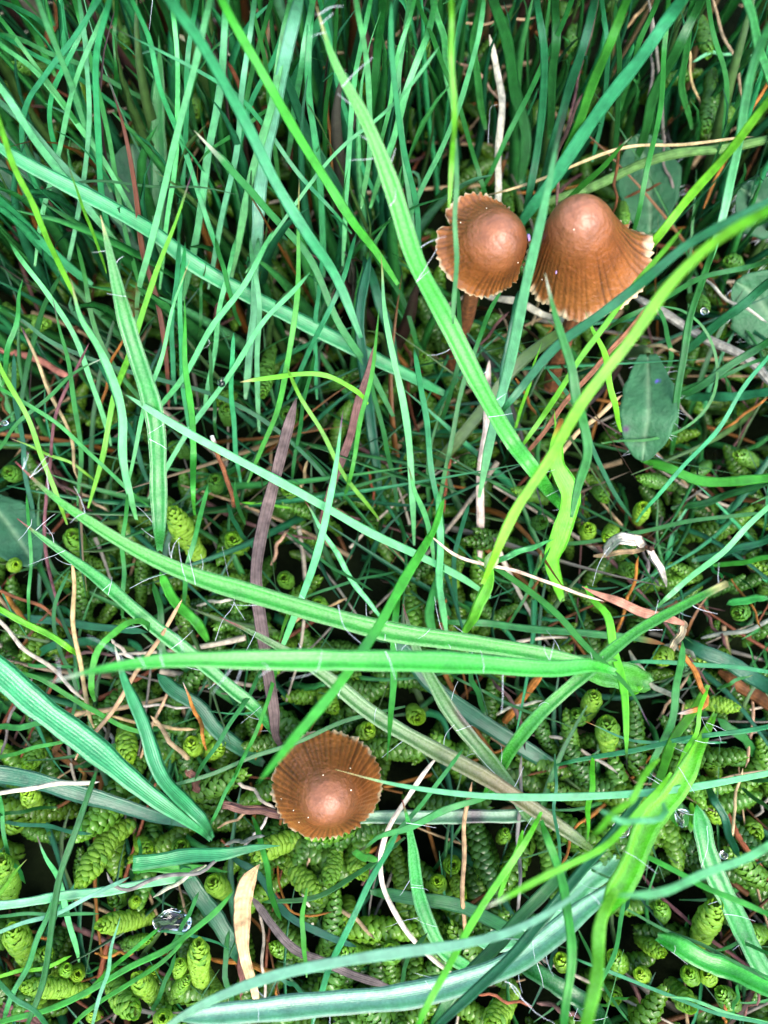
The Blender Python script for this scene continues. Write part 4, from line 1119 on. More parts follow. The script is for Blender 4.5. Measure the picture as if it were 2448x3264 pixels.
0 f n 20 1,3 y - : 1530,1480 1480,1560 1440,1640 1400,1740 :
'''

RUSH = '''
0 w p 40 1.0,3,5,6.4 b c 40 : 1225,1110 1200,1080 1180,1055 1170,1040 1100,950 1030,830 960,680 900,560 850,420 790,270 720,130 683,12 : long channelled woodrush leaf with white hairs, standing tall beside the paired mushrooms
0 w p 42 2.6,4.4 b r 60 : 1320,1448 1290,1440 1150,1410 1000,1385 850,1365 700,1330 560,1290 420,1245 300,1190 200,1130 100,1060 33,997 : @pair
0 w p 31 1.2,3.0 g r 60 : 590,1585 580,1570 560,1540 500,1490 430,1430 330,1350 230,1265 120,1185 37,1120 : hairy woodrush leaf with brown tip running beneath the level blurred one
0 w p 46 3.4,6.4 V w 45 : 1330,1452 1290,1440 1200,1446 1050,1438 900,1430 700,1424 500,1427 330,1432 200,1450 105,1475 : @pair
0 w p 36 1.2,3.2 o r 30 : 1290,1845 1270,1830 1170,1760 1050,1680 920,1610 800,1540 700,1460 560,1375 475,1333 : brownish woodrush leaf with red tip and silvery hairs
0 w p 33 .8,2.8 o r 30 : 1180,1800 1150,1770 1100,1700 1050,1630 960,1520 900,1400 870,1305 : green woodrush leaf with a purple-brown patch and red tip
0 w p 40 2.2,4.6 g c 25 : 345,1190 345,1170 345,1080 330,900 300,780 250,600 217,465 : folded green leaf with white torn edges standing in the tuft
0 w n 50 2.2,3.4 l - 50 : 1345,1905 1320,1925 1270,1960 1200,2020 1110,2080 1000,2120 880,2150 740,2170 600,2185 450,2195 380,2200 : @stalk
8 w p 60 .9,2.4 g r 40 : 430,900 380,870 250,780 180,640 140,480 115,300 100,210 78,138 : curved woodrush leaf with red tip and pale margin beyond the white curved straw
8 w n 86 1,1.8 g - 30 : 1700,980 1620,850 1520,650 1420,450 1370,240 1350,160 : broad mid-green woodrush leaf with hairs crossing the tall pale moss shoot
8 w n 84 1.2,2 b - 20 : 1180,730 1230,750 1380,830 1520,890 1659,950 1760,1000 : thick bright green leaf lying beside two cup-like moss tips
8 w n 76 .8,1.8 G - 50 : 560,820 600,850 750,940 900,1050 950,1106 990,1150 : dark woodrush leaf with white hairs below the shining one
8 w n 96 .6,1.6 l - 5 : 1010,390 970,430 880,500 800,580 720,680 560,740 400,760 : bluish broad leaf underside in the shade of the bright stalk
7 w n 58 1.0,1.5 l - 4 : 2360,195 2300,200 2200,212 2000,214 1820,212 1600,216 1480,220 : grey-green flat leaf with a purple-black spot, running under the single mushroom
0 w o 28 .6,1.8,3,4.2 b c 20 : 1040,1740 1060,1700 1090,1640 1140,1570 1270,1450 1380,1360 1480,1305 1571,1259 : green stalk-like leaf with a cut cream end, crossing over the fork of the woodrush pair
'''

STRAWS = '''
2 s n 30 .8,2 W - : 487,960 490,880 500,650 500,400 480,250 455,150 : white dead stalk standing behind the torn-rimmed mushroom
2 s n 11 .8,1 D - : 330,100 560,90 660,75 :
2 s n 14 1.5,3 D - : 440,845 460,840 620,790 820,720 1100,635 1330,610 1510,597 1600,590 : thin tan straw arching over the olive stem behind the bell-shaped mushroom
2 s n 40 .8,2.2 o - : 600,910 700,870 900,800 1100,720 1280,670 1450,640 1659,600 1760,585 : thick olive-green stem lying behind the bell-shaped mushroom
2 s n 13 .5,2 N - : 1205,960 1205,500 1190,300 1170,150 1140,0 1130,-60 : pale lilac-grey straw standing straight behind the pair
2 s n 13 .8,2.2 D - : 1555,440 1550,420 1530,340 1490,200 1420,0 1400,-60 :
2 s n 11 .8,1.6 D - : 1370,460 1330,330 1310,180 :
2 s n 15 .8,1.6 p - : 1590,240 1480,225 1400,240 1330,270 : pale arched straw over the dark wet moss
2 s n 15 .8,2 O - : 1380,900 1500,640 1640,390 1700,280 :
2 s n 13 1,2.4 B - : 985,930 990,920 1000,780 1020,615 : upright brown straw forked at its top behind the bell-shaped mushroom
2 s n 12 .6,1 B - : 1040,855 1200,790 :
2 s n 22 .8,1.2 B - : 450,800 530,690 :
2 s n 12 .5,1.2 N - : 1270,900 1220,720 1205,560 :
2 s n 12 .5,1.2 U - : 790,560 850,300 900,100 930,-20 :
2 s n 16 2,3.4 U - : 745,900 760,640 800,530 860,400 : purplish withered tip behind the bell-shaped mushroom
2 s n 12 .5,1 N - : 1130,580 1150,330 1160,100 1140,-30 :
2 s n 12 .5,1 D - : 1050,120 1120,30 1180,-30 :
2 s n 12 .4,1 D - : 300,260 420,330 520,460 :
2 s n 13 .5,1.2 D - : 0,190 100,110 200,40 :
4 b n 22 1.6,3.4 P - : 590,885 610,860 700,750 800,610 900,500 970,420 1060,320 1130,220 : red-pink stem slanting beneath the glowing culm
4 t n 40 .5,1.2 N - : 1070,165 1090,180 1250,270 1400,350 1600,480 1659,540 1740,610 : thick speckled grey twig lying behind the bell-shaped mushroom
4 s n 15 .6,1.6 D - : 1010,375 1130,385 1280,415 : 
4 s n 19 .6,1.6 D - : 740,900 780,830 900,710 1030,600 : tan straw leaning on the twisted bright leaf
4 s n 36 .5,1.4 W - : 415,1330 415,1180 415,1106 425,900 440,700 455,450 : whitish dead stalk standing upright beside the hairy woodrush leaf
4 d n 30 .8,1.6 W - : 430,170 600,210 780,280 800,285 : pale dead strip passing behind both mushroom stems
4 s n 13 .5,1.2 U - : 380,440 450,340 540,240 :
4 s n 13 .5,1.4 D - : 640,300 665,200 670,170 :
4 s n 13 .5,1.4 O - : 570,530 620,620 660,690 :
4 s n 13 .6,1.4 W - : 1380,100 1420,130 1520,205 1659,290 : white thin straw lying over the leaf beyond the twig
4 s n 12 .5,1 N - : 1240,450 1230,540 1270,640 1350,720 :
4 s n 12 .4,1.2 R - : 260,1106 270,960 290,870 :
4 s n 12 .4,1 O - : 1450,760 1550,690 1659,610 :
3 s n 15 1,2.6 D k : 335,960 330,950 310,830 270,700 210,570 150,430 90,300 : straw with a dark speckled tip in front of the folded leaf
5 s n 15 .6,2.6 U - : 265,460 260,440 210,200 190,0 190,-110 210,-240 250,-425 320,-590 385,-730 : purple-brown straw rising through the tuft
3 b n 36 .8,2.4 U - : 1380,1160 1400,1106 1440,980 1500,800 1550,640 1600,480 1620,380 : pinkish purple stem standing dim in the tuft
3 t c 20 1.4,2.4 R w : 1012,1080 1010,1070 990,990 950,880 915,778 : short brown stub with white broken end
3 s n 13 1,2.4 O - : 460,740 440,640 460,520 500,430 540,345 : orange thread-like straw curling beside the folded leaf
3 s p 13 3,4.4 O - : 575,262 575,260 590,115 :
3 s n 13 .5,1.2 U - : 190,840 230,960 300,1010 370,1050 :
3 s n 30 .4,.8 P - : -40,400 80,420 200,470 320,530 : blurred pink dead stem low in the tuft
3 s n 11 .5,1.4 U - : 920,290 950,190 990,110 :
3 s n 12 .5,1.2 D - : 330,1010 420,1070 470,1106 :
3 s n 12 .4,1 B - : -20,560 20,640 40,720 :
3 s n 14 .4,1.2 D - : 1290,1080 1310,960 1330,880 :
3 s n 12 .4,1.2 R - : 1620,1080 1600,960 1590,920 :
0 d n 27 1.2,3 K - : 612,1615 600,1600 592,1540 572,1430 560,1340 556,1250 565,1170 578,1095 590,1040 622,920 640,860 : long grey-purple dead blade hanging upright among the woodrush leaves
5 s p 24 1,2.6 p r : 1660,470 1640,450 1580,370 1500,260 1420,130 1350,0 1310,-60 : pale stem mottled red near its base beside the grey dead blade
5 s n 20 1.4,2 D - : 405,930 400,920 365,780 340,620 320,400 312,210 : upright tan straw with flat top rising beneath the level woodrush leaf
5 s n 20 1.4,2.4 D - : 325,1070 330,1060 420,940 520,800 620,650 700,530 787,378 : long tan straw crossing under the level woodrush leaf
5 s n 18 1.2,1.8 W - : 360,810 350,800 250,710 120,590 0,480 -60,420 :  pale straw running under the widest teal leaf
5 s n 15 .8,1.8 R - : 420,620 400,600 300,510 180,410 80,370 0,340 -60,320 :
5 s n 14 .6,1.2 D - : 600,1080 610,1060 640,960 700,830 760,720 :
5 s n 11 .6,1.2 W - : 550,830 700,840 830,845 :
5 s n 15 .6,1 D - : 480,880 650,920 850,940 :
5 s n 20 .6,1.2 D - : 860,1160 830,1106 750,1000 650,880 :
5 s p 17 .8,2 O w : 892,1030 890,1020 850,880 790,735 : orange tapering straw beneath the blurred bright blade
5 s n 16 .5,1 O - : 1100,1080 1120,960 1130,900 :
5 s n 14 .6,1.4 W - : 850,405 900,390 1010,380 :
5 s n 13 .5,1 N - : 150,690 100,790 60,860 20,980 0,1060 :
5 s n 14 .5,1 U - : 230,660 300,620 420,610 500,620 :
5 s n 15 .5,1.6 D - : 1170,230 1200,150 1230,90 1250,75 :
5 d n 26 .8,1.6 R - : 820,640 790,610 750,580 710,555 :
5 s n 16 .6,1.6 W w : 580,640 540,610 510,580 480,545 : short straw with a broken white end beside the hooked blade
5 s n 14 .5,1.2 D - : 1230,540 1270,480 1400,420 1500,370 :
5 s n 22 .4,1 O - : 0,330 60,410 140,500 :
5 s n 14 .5,1.2 N - : 440,920 490,1000 460,1060 410,1106 :
5 d n 26 .6,1.2 B - : 320,1100 250,1040 260,980 290,950 :
6 s n 15 2.6,2 W - : 200,103 290,170 430,225 600,270 740,310 860,360 950,386 : curving white straw leading to the red-brown dead leaf
6 s n 24 1,2 O W : 1275,580 1280,590 1330,680 1370,750 1400,810 1380,840 1330,860 1268,872 : orange straw bent like a hook with a white end
6 s n 10 .6,1.4 O - : 1500,290 1580,400 1635,510 :
6 s n 20 .6,1 N - : 1370,545 1430,530 1540,520 1659,470 1740,440 :
6 s n 56 .3,.7 B - : 1450,690 1480,710 1659,830 1740,880 : thick blurred brown dead stem behind the bent orange straw
6 s n 14 .5,1 W - : 450,890 560,840 690,815 :
6 s n 18 .6,1.4 U - : 465,720 470,730 560,830 600,960 610,1030 :
6 s n 36 .3,1 O - : 500,930 600,800 690,690 : broad orange-brown dead stem under the forked woodrush leaves
6 s n 15 .6,1 W - : 640,965 760,975 850,1030 960,1090 1010,1130 : whitish crooked root over the blue-green leaf
6 s n 22 .5,1.4 W - : 1060,600 1090,660 1160,740 1230,790 1300,830 :
6 s n 14 .5,1.6 O - : 1000,530 1040,430 1080,280 1100,190 :
6 s n 13 .5,1.4 B - : 520,490 600,390 680,280 :
6 s n 13 .8,1.8 o r : 640,380 660,280 680,165 :
6 s n 13 .5,1.4 O - : 240,500 260,420 268,370 :
6 s n 18 .5,1.4 W - : 1210,575 1290,590 1350,635 :
6 s n 14 .4,1 D - : 1590,800 1590,950 1560,1106 :
6 s n 14 .4,1 N - : 1120,160 1140,250 1190,320 :
6 s n 13 .4,.9 D - : 1180,900 1250,800 1320,700 :
6 s n 14 .4,.9 U - : 1380,430 1440,510 1480,590 :
8 s n 22 1,2 W - : 340,925 320,910 200,820 100,710 40,600 0,500 -10,380 20,260 100,130 190,0 240,-60 : white curved straw sweeping beside the red-tipped woodrush leaf
8 s n 20 1,1.6 D - : 358,800 355,780 345,640 340,450 350,230 380,60 : upright tan jointed straw under the grey-green spotted leaf
8 s n 16 .8,1.6 N - : 572,660 575,640 585,300 590,0 595,-60 :
8 s n 13 1.2,1.8 O - : 745,510 750,500 790,340 850,240 900,200 :
8 s n 13 .8,1.4 D - : 1485,340 1490,330 1510,200 1550,0 :
8 s n 26 .5,1 R - : 1390,30 1400,50 1480,200 1560,340 1659,480 1720,560 : reddish-brown dead stem beyond the thick bright stalk
8 s n 16 .5,1 U - : 1090,430 1200,560 1330,680 1500,800 1600,880 1700,950 :
8 s n 13 .5,1 U - : 1550,1090 1600,1000 1650,950 :
8 s n 13 1,1.6 R - : 640,1035 540,1000 400,980 :
8 s n 20 .8,1.2 U - : 660,1015 760,1040 860,1090 :
8 s n 13 .5,1 R - : 1060,1060 1120,1045 1190,1020 :
8 s n 13 .6,1.6 O r : 1470,1106 1475,1060 1470,1020 :
8 s n 13 .5,1 D - : 1040,30 1080,60 1180,70 1330,70 1500,40 1659,10 :
8 s n 13 .5,1 N - : 1600,215 1640,160 1670,120 :
7 s n 20 2.2,2.8 W - : -60,120 0,110 200,75 430,60 : whitish straw lying over the darker teal leaf
7 s n 16 1,1.6 W - : 1015,45 1100,110 1190,175 :
7 s n 13 .8,1.4 W - : 1050,340 1100,290 1160,205 :
7 s n 12 .8,1.4 D - : 940,260 1000,230 1090,185 1120,175 :
7 s n 17 1.8,2.4 N - : 980,378 970,380 930,400 890,435 780,460 650,490 540,522 485,500 460,450 : grey dry root curling over the pale teal twisted leaf
7 s n 17 1.6,2.2 W - : 890,420 870,430 760,500 660,560 : straight whitish straw joined to the grey dry root
7 s n 17 1.4,1.8 N - : 970,332 1050,312 1145,293 :
7 s n 13 .8,1.4 W - : 1120,590 1135,750 1145,1050 : thin white straw standing beside the tan dead leaf
7 d n 36 .8,1.4 K - : 1680,945 1640,930 1500,890 1380,830 1270,770 1180,680 1085,555 : grey-purple dead blade slanting past the tan dead leaf
7 s n 24 .4,.9 O - : 900,820 1050,850 1300,890 : orange-brown stem lying under the tan dead leaf
7 s n 13 .6,1 O - : 410,800 500,808 580,800 :
7 s n 18 .6,1 D - : 1400,550 1520,640 1620,740 :
7 s n 10 .6,1.2 O - : 1195,380 1210,500 1260,620 1330,640 1440,620 :
7 s n 14 .6,1.2 W k : 1350,690 1345,620 1330,580 1300,540 :
7 d n 60 .5,1.2 U - : -60,1020 0,1035 60,1045 190,1110 :  purple-grey withered leaf at the foot of the dark upright blade
7 d n 18 2,2.4 R - : 880,1082 820,1080 768,1080 :
7 s n 16 .4,.9 B - : -20,810 60,860 150,940 :
7 s n 14 .4,.9 O - : 100,690 160,720 230,735 :
7 s n 12 .6,1 D - : 1330,280 1338,360 1325,430 :
7 s n 18 .6,1.2 O - : 340,0 380,60 410,100 :
7 d n 34 .8,1.4 P - : 805,0 840,50 860,110 :
7 s n 12 .4,.9 D - : 1290,960 1380,1000 1440,1030 :
7 s n 10 .4,.9 O - : 1180,880 1200,980 1230,1040 :
1 d n 22 .6,1.2 W - : 760,150 850,180 930,200 1020,240 : short white dead strip deep in the tall tuft
1 s n 20 .8,2.4 R - : 1150,640 1100,510 1040,380 980,260 : reddish straw behind the broad pale teal blade
1 s n 40 .3,1 B - : 200,200 240,80 260,-20 : dark brown blurred stem at the far edge of the tuft
1 s n 13 .6,1.4 O - : 1440,780 1420,520 1400,260 :
1 s n 13 .4,1.2 D - : 1400,240 1500,210 1600,180 1659,150 :
1 s n 16 .4,1 U - : 250,960 200,860 180,800 :
'''


def parse(block):
    for ln in block.strip().splitlines():
        if not ln.strip():
            continue
        head, pts, lab = [x.strip() for x in ln.split(' : ' if ' : ' in ln else ':', 2)] if ln.count(' : ') >= 2 else [x.strip() for x in (ln + ' ').split(':', 2)]
        h = head.split()
        P = [tuple(float(v) for v in q.split(',')) for q in pts.split()]
        yield h, P, lab


def src(crop, p):
    ox, oy, sc = CROPS[crop]
    return p[0] * sc + ox, p[1] * sc + oy


CW = {'g': 'green', 'G': 'dark green', 'y': 'bright yellow-green', 'Y': 'yellowish', 't': 'teal green', 'T': 'dark teal', 'p': 'pale green',
      'l': 'pale bluish', 'o': 'olive', 'b': 'bright green', 'D': 'tan', 'W': 'whitish', 'B': 'brown', 'R': 'reddish', 'U': 'purplish',
      'O': 'orange', 'N': 'grey', 'K': 'grey', 'P': 'pink'}
TW = {'r': ' with red tip', 'k': ' with dark tip', 'c': ' with cream tip', 'w': ' with white tip', 'u': ' with purple tip', 'O': ' with orange tip', 'W': ' with white end'}


MARKS = [('the oval plantain leaf', 2060, 1290), ('the speckled grey twig', 2200, 1010), ('the ring-curled dry leaf', 2000, 1730),
         ('the hook-bent orange straw', 2230, 2190), ('the red-brown dead leaf', 2050, 1960), ('the cut-ended green stalk', 1900, 2060),
         ('the fork of the long woodrush leaves', 1850, 2140), ('the tan dead leaf', 790, 2850), ('the large water drop', 550, 2940),
         ('the single mushroom', 1040, 2500), ('the thick bright stalk', 2100, 2620), ('the shining woodrush leaf', 1500, 3120),
         ('the fan of broad teal leaves', 400, 2500), ('the crossing tan straws', 420, 2200), ('the grey dead blade', 840, 2000),
         ('the brownish red-tipped woodrush leaf', 1300, 2370), ('the spotted grey-green leaf', 1480, 2610), ('the white-edged folded leaf', 470, 1300),
         ('the reddish-brown tuft blade', 400, 600), ('the elbow-bent tuft blade', 100, 380), ('the lance-shaped tuft leaf', 500, 250),
         ('the arched cream-tipped blade', 930, 1200), ('the broken brown stub', 710, 1450), ('the pinkish purple stem', 1120, 1340),
         ('the white stalk behind the mushroom pair', 1590, 350), ('the bell-shaped mushroom', 1850, 850), ('the torn-rimmed mushroom', 1540, 800),
         ('the thick olive stem', 2100, 460), ('the dark wet moss behind the pair', 2270, 250), ('the looping thread-like blade', 2280, 1150),
         ('the glowing jointed culm', 1800, 1450), ('the twisted bright leaf', 1790, 1650), ('the upright whitish stalk', 1535, 1500),
         ('the tall hairy woodrush leaf', 1250, 700), ('the longest moss shoot', 340, 2720), ('the tall pale moss shoot', 2260, 2930),
         ('the white curved straw', 1290, 2900), ('the dark upright blade over the moss', 180, 3000), ('the arching purple-tipped woodrush leaf', 300, 1750),
         ('the widest ribbed teal blade', 1950, 330), ('the speckled blunt-tipped blade', 800, 600), ('the two cup-like moss tips', 2230, 3110)]


def place_words(P, crop):
    x, y = src(crop, P[len(P) // 2])
    return 'near ' + min(MARKS, key=lambda m: (m[1] - x)**2 + (m[2] - y)**2)[0]


PLANTS = {}
for key, nm, px, py, z, lab, cat in (
        ('pair', 'woodrush_plant', 2000, 2145, .12, 'forked pair of long hairy woodrush leaves joined in one bright sheath', 'plant'),
        ('stalk', 'woodrush_plant', 2240, 2340, .28, 'thick bright green woodrush stalk with forked leaves, one broad and shining', 'plant'),
        ('fan', 'fan_shoot', 670, 2675, .10, 'fan of three broad teal grass leaves from one base beside the single mushroom', 'grass shoot'),
        ('culm', 'jointed_culm', 1540, 1862, .30, 'long glowing yellow-green grass culm with a swollen joint, crossing the white straw', 'grass culm')):
    PLANTS[key] = empty(nm, at(px, py, z), lab, cat)


for root, crop, pts, wpx in MOSS_TODO:
    sp = math.hypot(pts[-1][0] - pts[0][0], pts[-1][1] - pts[0][1])
    form = 'blunt moss tip pointing straight up' if sp < 35 else 'short stout moss shoot' if wpx >= 80 and sp < 90 else 'stout moss shoot' if wpx >= 80 else 'short slim moss shoot' if sp < 90 else 'slim moss shoot'
    root['label'] = form + ' ' + place_words(pts, crop)
    root['group'] = root['label']

for h, P, lab in parse(BLADES):
    crop, style, end, wpx = int(h[0]), h[1], h[2], float(h[3])
    zz = [float(v) for v in h[4].split(',')]
    R = stroke(crop, P, wpx, zz, style, end, h[5], h[6], roll=float(rng.uniform(-.2, .2)) if zz[-1] >= 5.5 else None)
    g = None
    if lab.startswith('@'):
        k_ = lab[1:].split()[0]
        keep(link('bract' if 'bract' in lab else 'culm' if k_ == 'culm' else 'leaf',
                  mesh('leaf', R['V'], R['F'], R['uv'], R['col'], mats=[M['grass']])), PLANTS[k_])
        continue
    if not lab:
        wsrc = wpx * CROPS[crop][2]
        lab = '%s %s grass blade%s %s' % ('thin' if wsrc < 15 else 'narrow' if wsrc < 22 else 'broad', CW[h[5]], TW.get(h[6], ''), place_words(P, crop))
        g = lab
    o = link('grass_blade', mesh('grass_blade', R['V'], R['F'], R['uv'], R['col'], mats=[M['grass']]),
             label=lab, cat='grass blade', group=g or 'grass blades')

for h, P, lab in parse(RUSH):
    crop, style, end, wpx = int(h[0]), h[1], h[2], float(h[3])
    zz = [float(v) for v in h[4].split(',')]
    R = stroke(crop, P, wpx, zz, style, end, np.array(C[h[5]]) * (1.15 if h[5] == 'l' else np.array([.70, .98, .80])), h[6], tipfrac=.035, roll=float(rng.uniform(-.22, .22)), root=h[5])
    part = lab.startswith('@')
    root = PLANTS[lab[1:]] if part else empty('woodrush_leaf', R['P'][0], lab, 'leaf', 'woodrush leaves')
    if 'purple-brown patch' in lab or 'purple-black spot' in lab or 'brownish' in lab or 'grey-green' in lab:
        n_ = len(R['P'])
        cc = R['col'].reshape(n_, 8, 3)
        t = np.linspace(0, 1, n_)
        if 'spot' in lab:
            cc[:] = cc * .5 + np.array([.20, .24, .17]) * .5
            px = to_px(R['P'])[:, 0]
            g = np.exp(-((px - 1512) / 42)**2) * .93
            cc[:] = cc * (1 - g)[:, None, None] + np.array([.07, .035, .06]) * g[:, None, None]
        elif 'patch' in lab:
            g = np.exp(-((t - .52) / .07)**2) * .8
            cc[:, 3:6] = cc[:, 3:6] * (1 - g)[:, None, None] + np.array([.09, .035, .05]) * g[:, None, None]
        else:
            g = np.clip(1 - np.abs(t - .25) / .3, 0, 1) * .75
            cc[:] = cc * (1 - g)[:, None, None] + np.array([.20, .11, .05]) * g[:, None, None]
        R['col'] = cc.reshape(-1, 3)
    bl = keep(link('leaf' if part else 'blade', mesh('blade', R['V'], R['F'], R['uv'], R['col'], mats=[M['rush']])), root)
    hp = hairs_for(R, per_unit=float(h[7]) * .55)
    if hp:
        V, F = tubes(hp, .00036)
        ho = link('hairs', mesh('hairs', V, F, mats=[M['hair']]), kind='stuff')
        if part:
            ho.parent = bl
        else:
            keep(ho, root)

for h, P, lab in parse(STRAWS):
    crop, style, end, wpx = int(h[0]), h[1], h[2], float(h[3])
    zz = [float(v) for v in h[4].split(',')]
    R = stroke(crop, P, wpx, zz, 's' if style == 't' else style, end, h[5], h[6], wob=.006)
    g = None
    if not lab:
        lab = '%s dry straw%s %s' % (CW[h[5]], TW.get(h[6], ''), place_words(P, crop))
        g = lab
    nm, cat = ('twig', 'twig') if style == 't' else ('withered_leaf', 'dead leaf') if style == 'd' else ('red_stem', 'stem') if style == 'b' else \
        ('green_stem', 'stem') if h[5] in 'op' else ('dry_straw', 'straw')
    o = link(nm, mesh(nm, R['V'], R['F'], R['uv'], R['col'], mats=[M['wood' if style == 't' else 'straw']]),
             label=lab, cat=cat, group=g or ('dry straws' if nm == 'dry_straw' else None))

# the thick bright stalk close to the lens, with its forked leaf
stalk = PLANTS['stalk']
R = stroke(0, [(1545, 1540), (1528, 1575), (1505, 1615), (1450, 1720), (1400, 1790), (1355, 1880), (1318, 1950), (1305, 1985)], 52, (1.2, 2.6, 3.6, 4.6), 'w', 'm', 'y', roll=.1)
keep(link('stem', mesh('stem', R['V'], R['F'], R['uv'], R['col'], mats=[M['rush']])), stalk)
V, F = tubes(hairs_for(R, 25), .00036)
keep(link('hairs', mesh('hairs', V, F, mats=[M['hair']]), kind='stuff'), stalk)
R = stroke(0, [(1330, 1920), (1310, 1960), (1292, 2060), (1278, 2160), (1264, 2230), (1255, 2290)], 29, (4.6, 6.4), 'f', 'n', 'y', roll=-.1)
keep(link('leaf', mesh('leaf', R['V'], R['F'], R['uv'], R['col'], mats=[M['rush']])), stalk)
# the sheath where the pair of woodrush leaves joins
R = stroke(0, [(1405, 1478), (1340, 1458), (1270, 1440), (1190, 1432)], 62, (1.4, 2.9), 'w', 'p', 'b', roll=.05)
keep(link('sheath', mesh('sheath', R['V'], R['F'], R['uv'], R['col'], mats=[M['rush']])), PLANTS['pair'])
# joint of the culm
p = at(1567, 1787, .36)
th2 = np.linspace(0, 6.283, 11)[:-1]
d_ = at(1640, 1640, .40) - p
d_ /= np.linalg.norm(d_)
a_ = np.cross(d_, [0, 0, 1.0]); a_ /= np.linalg.norm(a_)
b_ = np.cross(d_, a_)
vv, ff = [], []
for s, (k, r) in enumerate(((-1.3, .75), (-.6, 1.0), (0, 1.15), (.6, 1.0), (1.3, .7))):
    vv += [p + d_ * k * .009 + .0085 * r * (math.cos(x) * a_ + math.sin(x) * b_) for x in th2]
    if s:
        ff += [((s - 1) * 10 + x, (s - 1) * 10 + (x + 1) % 10, s * 10 + (x + 1) % 10, s * 10 + x) for x in range(10)]
keep(link('joint', mesh('joint', np.array(vv), ff, col=np.repeat([[.42, .52, .25]], 50, 0), mats=[M['grass']])), PLANTS['culm'])

# ------------------------------------------------------------------ broad leaves


def broad_leaf(name, label, crop, pts, zz, wpx, col, shape='oval', rib=True, spots=(), cup=.10, hairs=0, roll=0.0):
    ox, oy, sc = CROPS[crop]
    q = np.asarray(pts, float) * sc + np.array([ox, oy])
    wz = np.interp(np.linspace(0, 1, len(q)), np.linspace(0, 1, len(zz)), zz) * .1
    n, k = 40, 17
    Q = catmull(np.c_[q, wz], n)
    P = np.array([at(*x) for x in Q])
    t = np.linspace(0, 1, n)
    T = np.gradient(P, axis=0); T /= np.linalg.norm(T, axis=1)[:, None]
    nref = CAMP - P[n // 2]; nref /= np.linalg.norm(nref)
    s = np.cross(T, nref); s /= np.linalg.norm(s, axis=1)[:, None]
    N_ = np.cross(s, T)
    s, N_ = s * math.cos(roll) + N_ * math.sin(roll), N_ * math.cos(roll) - s * math.sin(roll)
    prof = np.sin(np.clip(.06 + .94 * t, 0, 1) * math.pi)**.55 if shape == 'oval' else np.clip(.25 + .75 * np.sin(t * math.pi * .98)**.8, 0, 1) * (1 - .6 * np.clip((t - .75) / .25, 0, 1)**2)
    prof = prof * (.72 + .28 * np.clip(t / .5, 0, 1))
    W = .5 * wpx * sc * np.array([depth(p) for p in P]) / FPX * prof
    W *= 1 + .03 * np.sin(t * 26) + .02 * np.sin(t * 47)
    u = np.linspace(-1, 1, k)
    H = cup * np.abs(u)[None]**1.5 * W[:, None]
    if rib:
        H = H - .10 * np.exp(-(u / .07)**2)[None] * W.max() * (1 - t[:, None] * .6)
        H = H + .025 * W.max() * np.sin((t[:, None] * 7 - np.abs(u)[None] * 2.2) * 2 * math.pi) * np.clip(1 - np.abs(u), 0, 1)[None]
    H = H + .03 * W.max() * np.sin(t[:, None] * 14 + u[None] * 3)
    V = P[:, None] + u[None, :, None] * W[:, None, None] * s[:, None] + H[..., None] * N_[:, None]
    th = .0025
    V = np.concatenate([V.reshape(-1, 3), (V - th * N_[:, None]).reshape(-1, 3)])
    K = n * k
    i, j = np.meshgrid(np.arange(k - 1), np.arange(n - 1))
    a, b, c2, d2 = j * k + i, j * k + i + 1, (j + 1) * k + i + 1, (j + 1) * k + i
    F = np.concatenate([np.stack([a, b, c2, d2], -1).reshape(-1, 4), np.stack([a + K, d2 + K, c2 + K, b + K], -1).reshape(-1, 4)])
    rim = np.concatenate([np.arange(k), np.arange(1, n) * k + k - 1, (n - 1) * k + np.arange(k - 2, -1, -1), np.arange(n - 2, 0, -1) * k])
    r2 = np.roll(rim, -1)
    F = np.concatenate([F, np.stack([rim, rim + K, r2 + K, r2], -1)])
    c = np.array(C[col]) if isinstance(col, str) else np.array(col)
    cc = np.repeat(np.repeat(c[None, None], n, 0), k, 1)
    if rib:
        g = np.exp(-(u / .09)**2)[None, :, None] * .55
        cc = cc * (1 - g) + np.array([.22, .36, .20]) * g
    prj = to_px(V[:K]).reshape(n, k, 2)
    for (sx, sy, sr, scol) in spots:
        g = np.clip(1.4 - np.hypot(prj[..., 0] - sx, prj[..., 1] - sy) / sr, 0, 1)[..., None]
        cc = cc * (1 - g) + np.array(scol) * g
    cc = np.concatenate([cc.reshape(-1, 3), cc.reshape(-1, 3) * np.array([1.1, 1.05, 1.1])])
    root = empty(name, P[0], label, 'leaf', None)
    keep(link('blade', mesh('blade', V, F, col=cc, mats=[M['herb']])), root)
    st = np.array([P[0] + (P[0] - P[3]) * x + np.array([0, 0, -.02 * x * x]) for x in np.linspace(0, 2.2, 8)])[::-1]
    tv, tf = tubes([st], W[1] * .5 + .004, 6)
    keep(link('stalk', mesh('stalk', tv, tf, col=np.repeat([[.10, .16, .06]], len(tv), 0), mats=[M['herb']])), root)
    if hairs:
        paths = []
        for _ in range(hairs):
            ii, sd2 = int(rng.integers(1, n - 1)), 1 if rng.random() < .5 else -1
            o = P[ii] + s[ii] * W[ii] * sd2
            d = s[ii] * sd2 + T[ii] * rng.uniform(-.2, .8) + N_[ii] * rng.uniform(0, .8)
            d /= np.linalg.norm(d)
            paths.append(o + d * np.linspace(0, rng.uniform(.006, .018), 4)[:, None])
        hv, hf = tubes(paths, .00025)
        keep(link('hairs', mesh('hairs', hv, hf, mats=[M['hair']]), kind='stuff'), root)
    return root


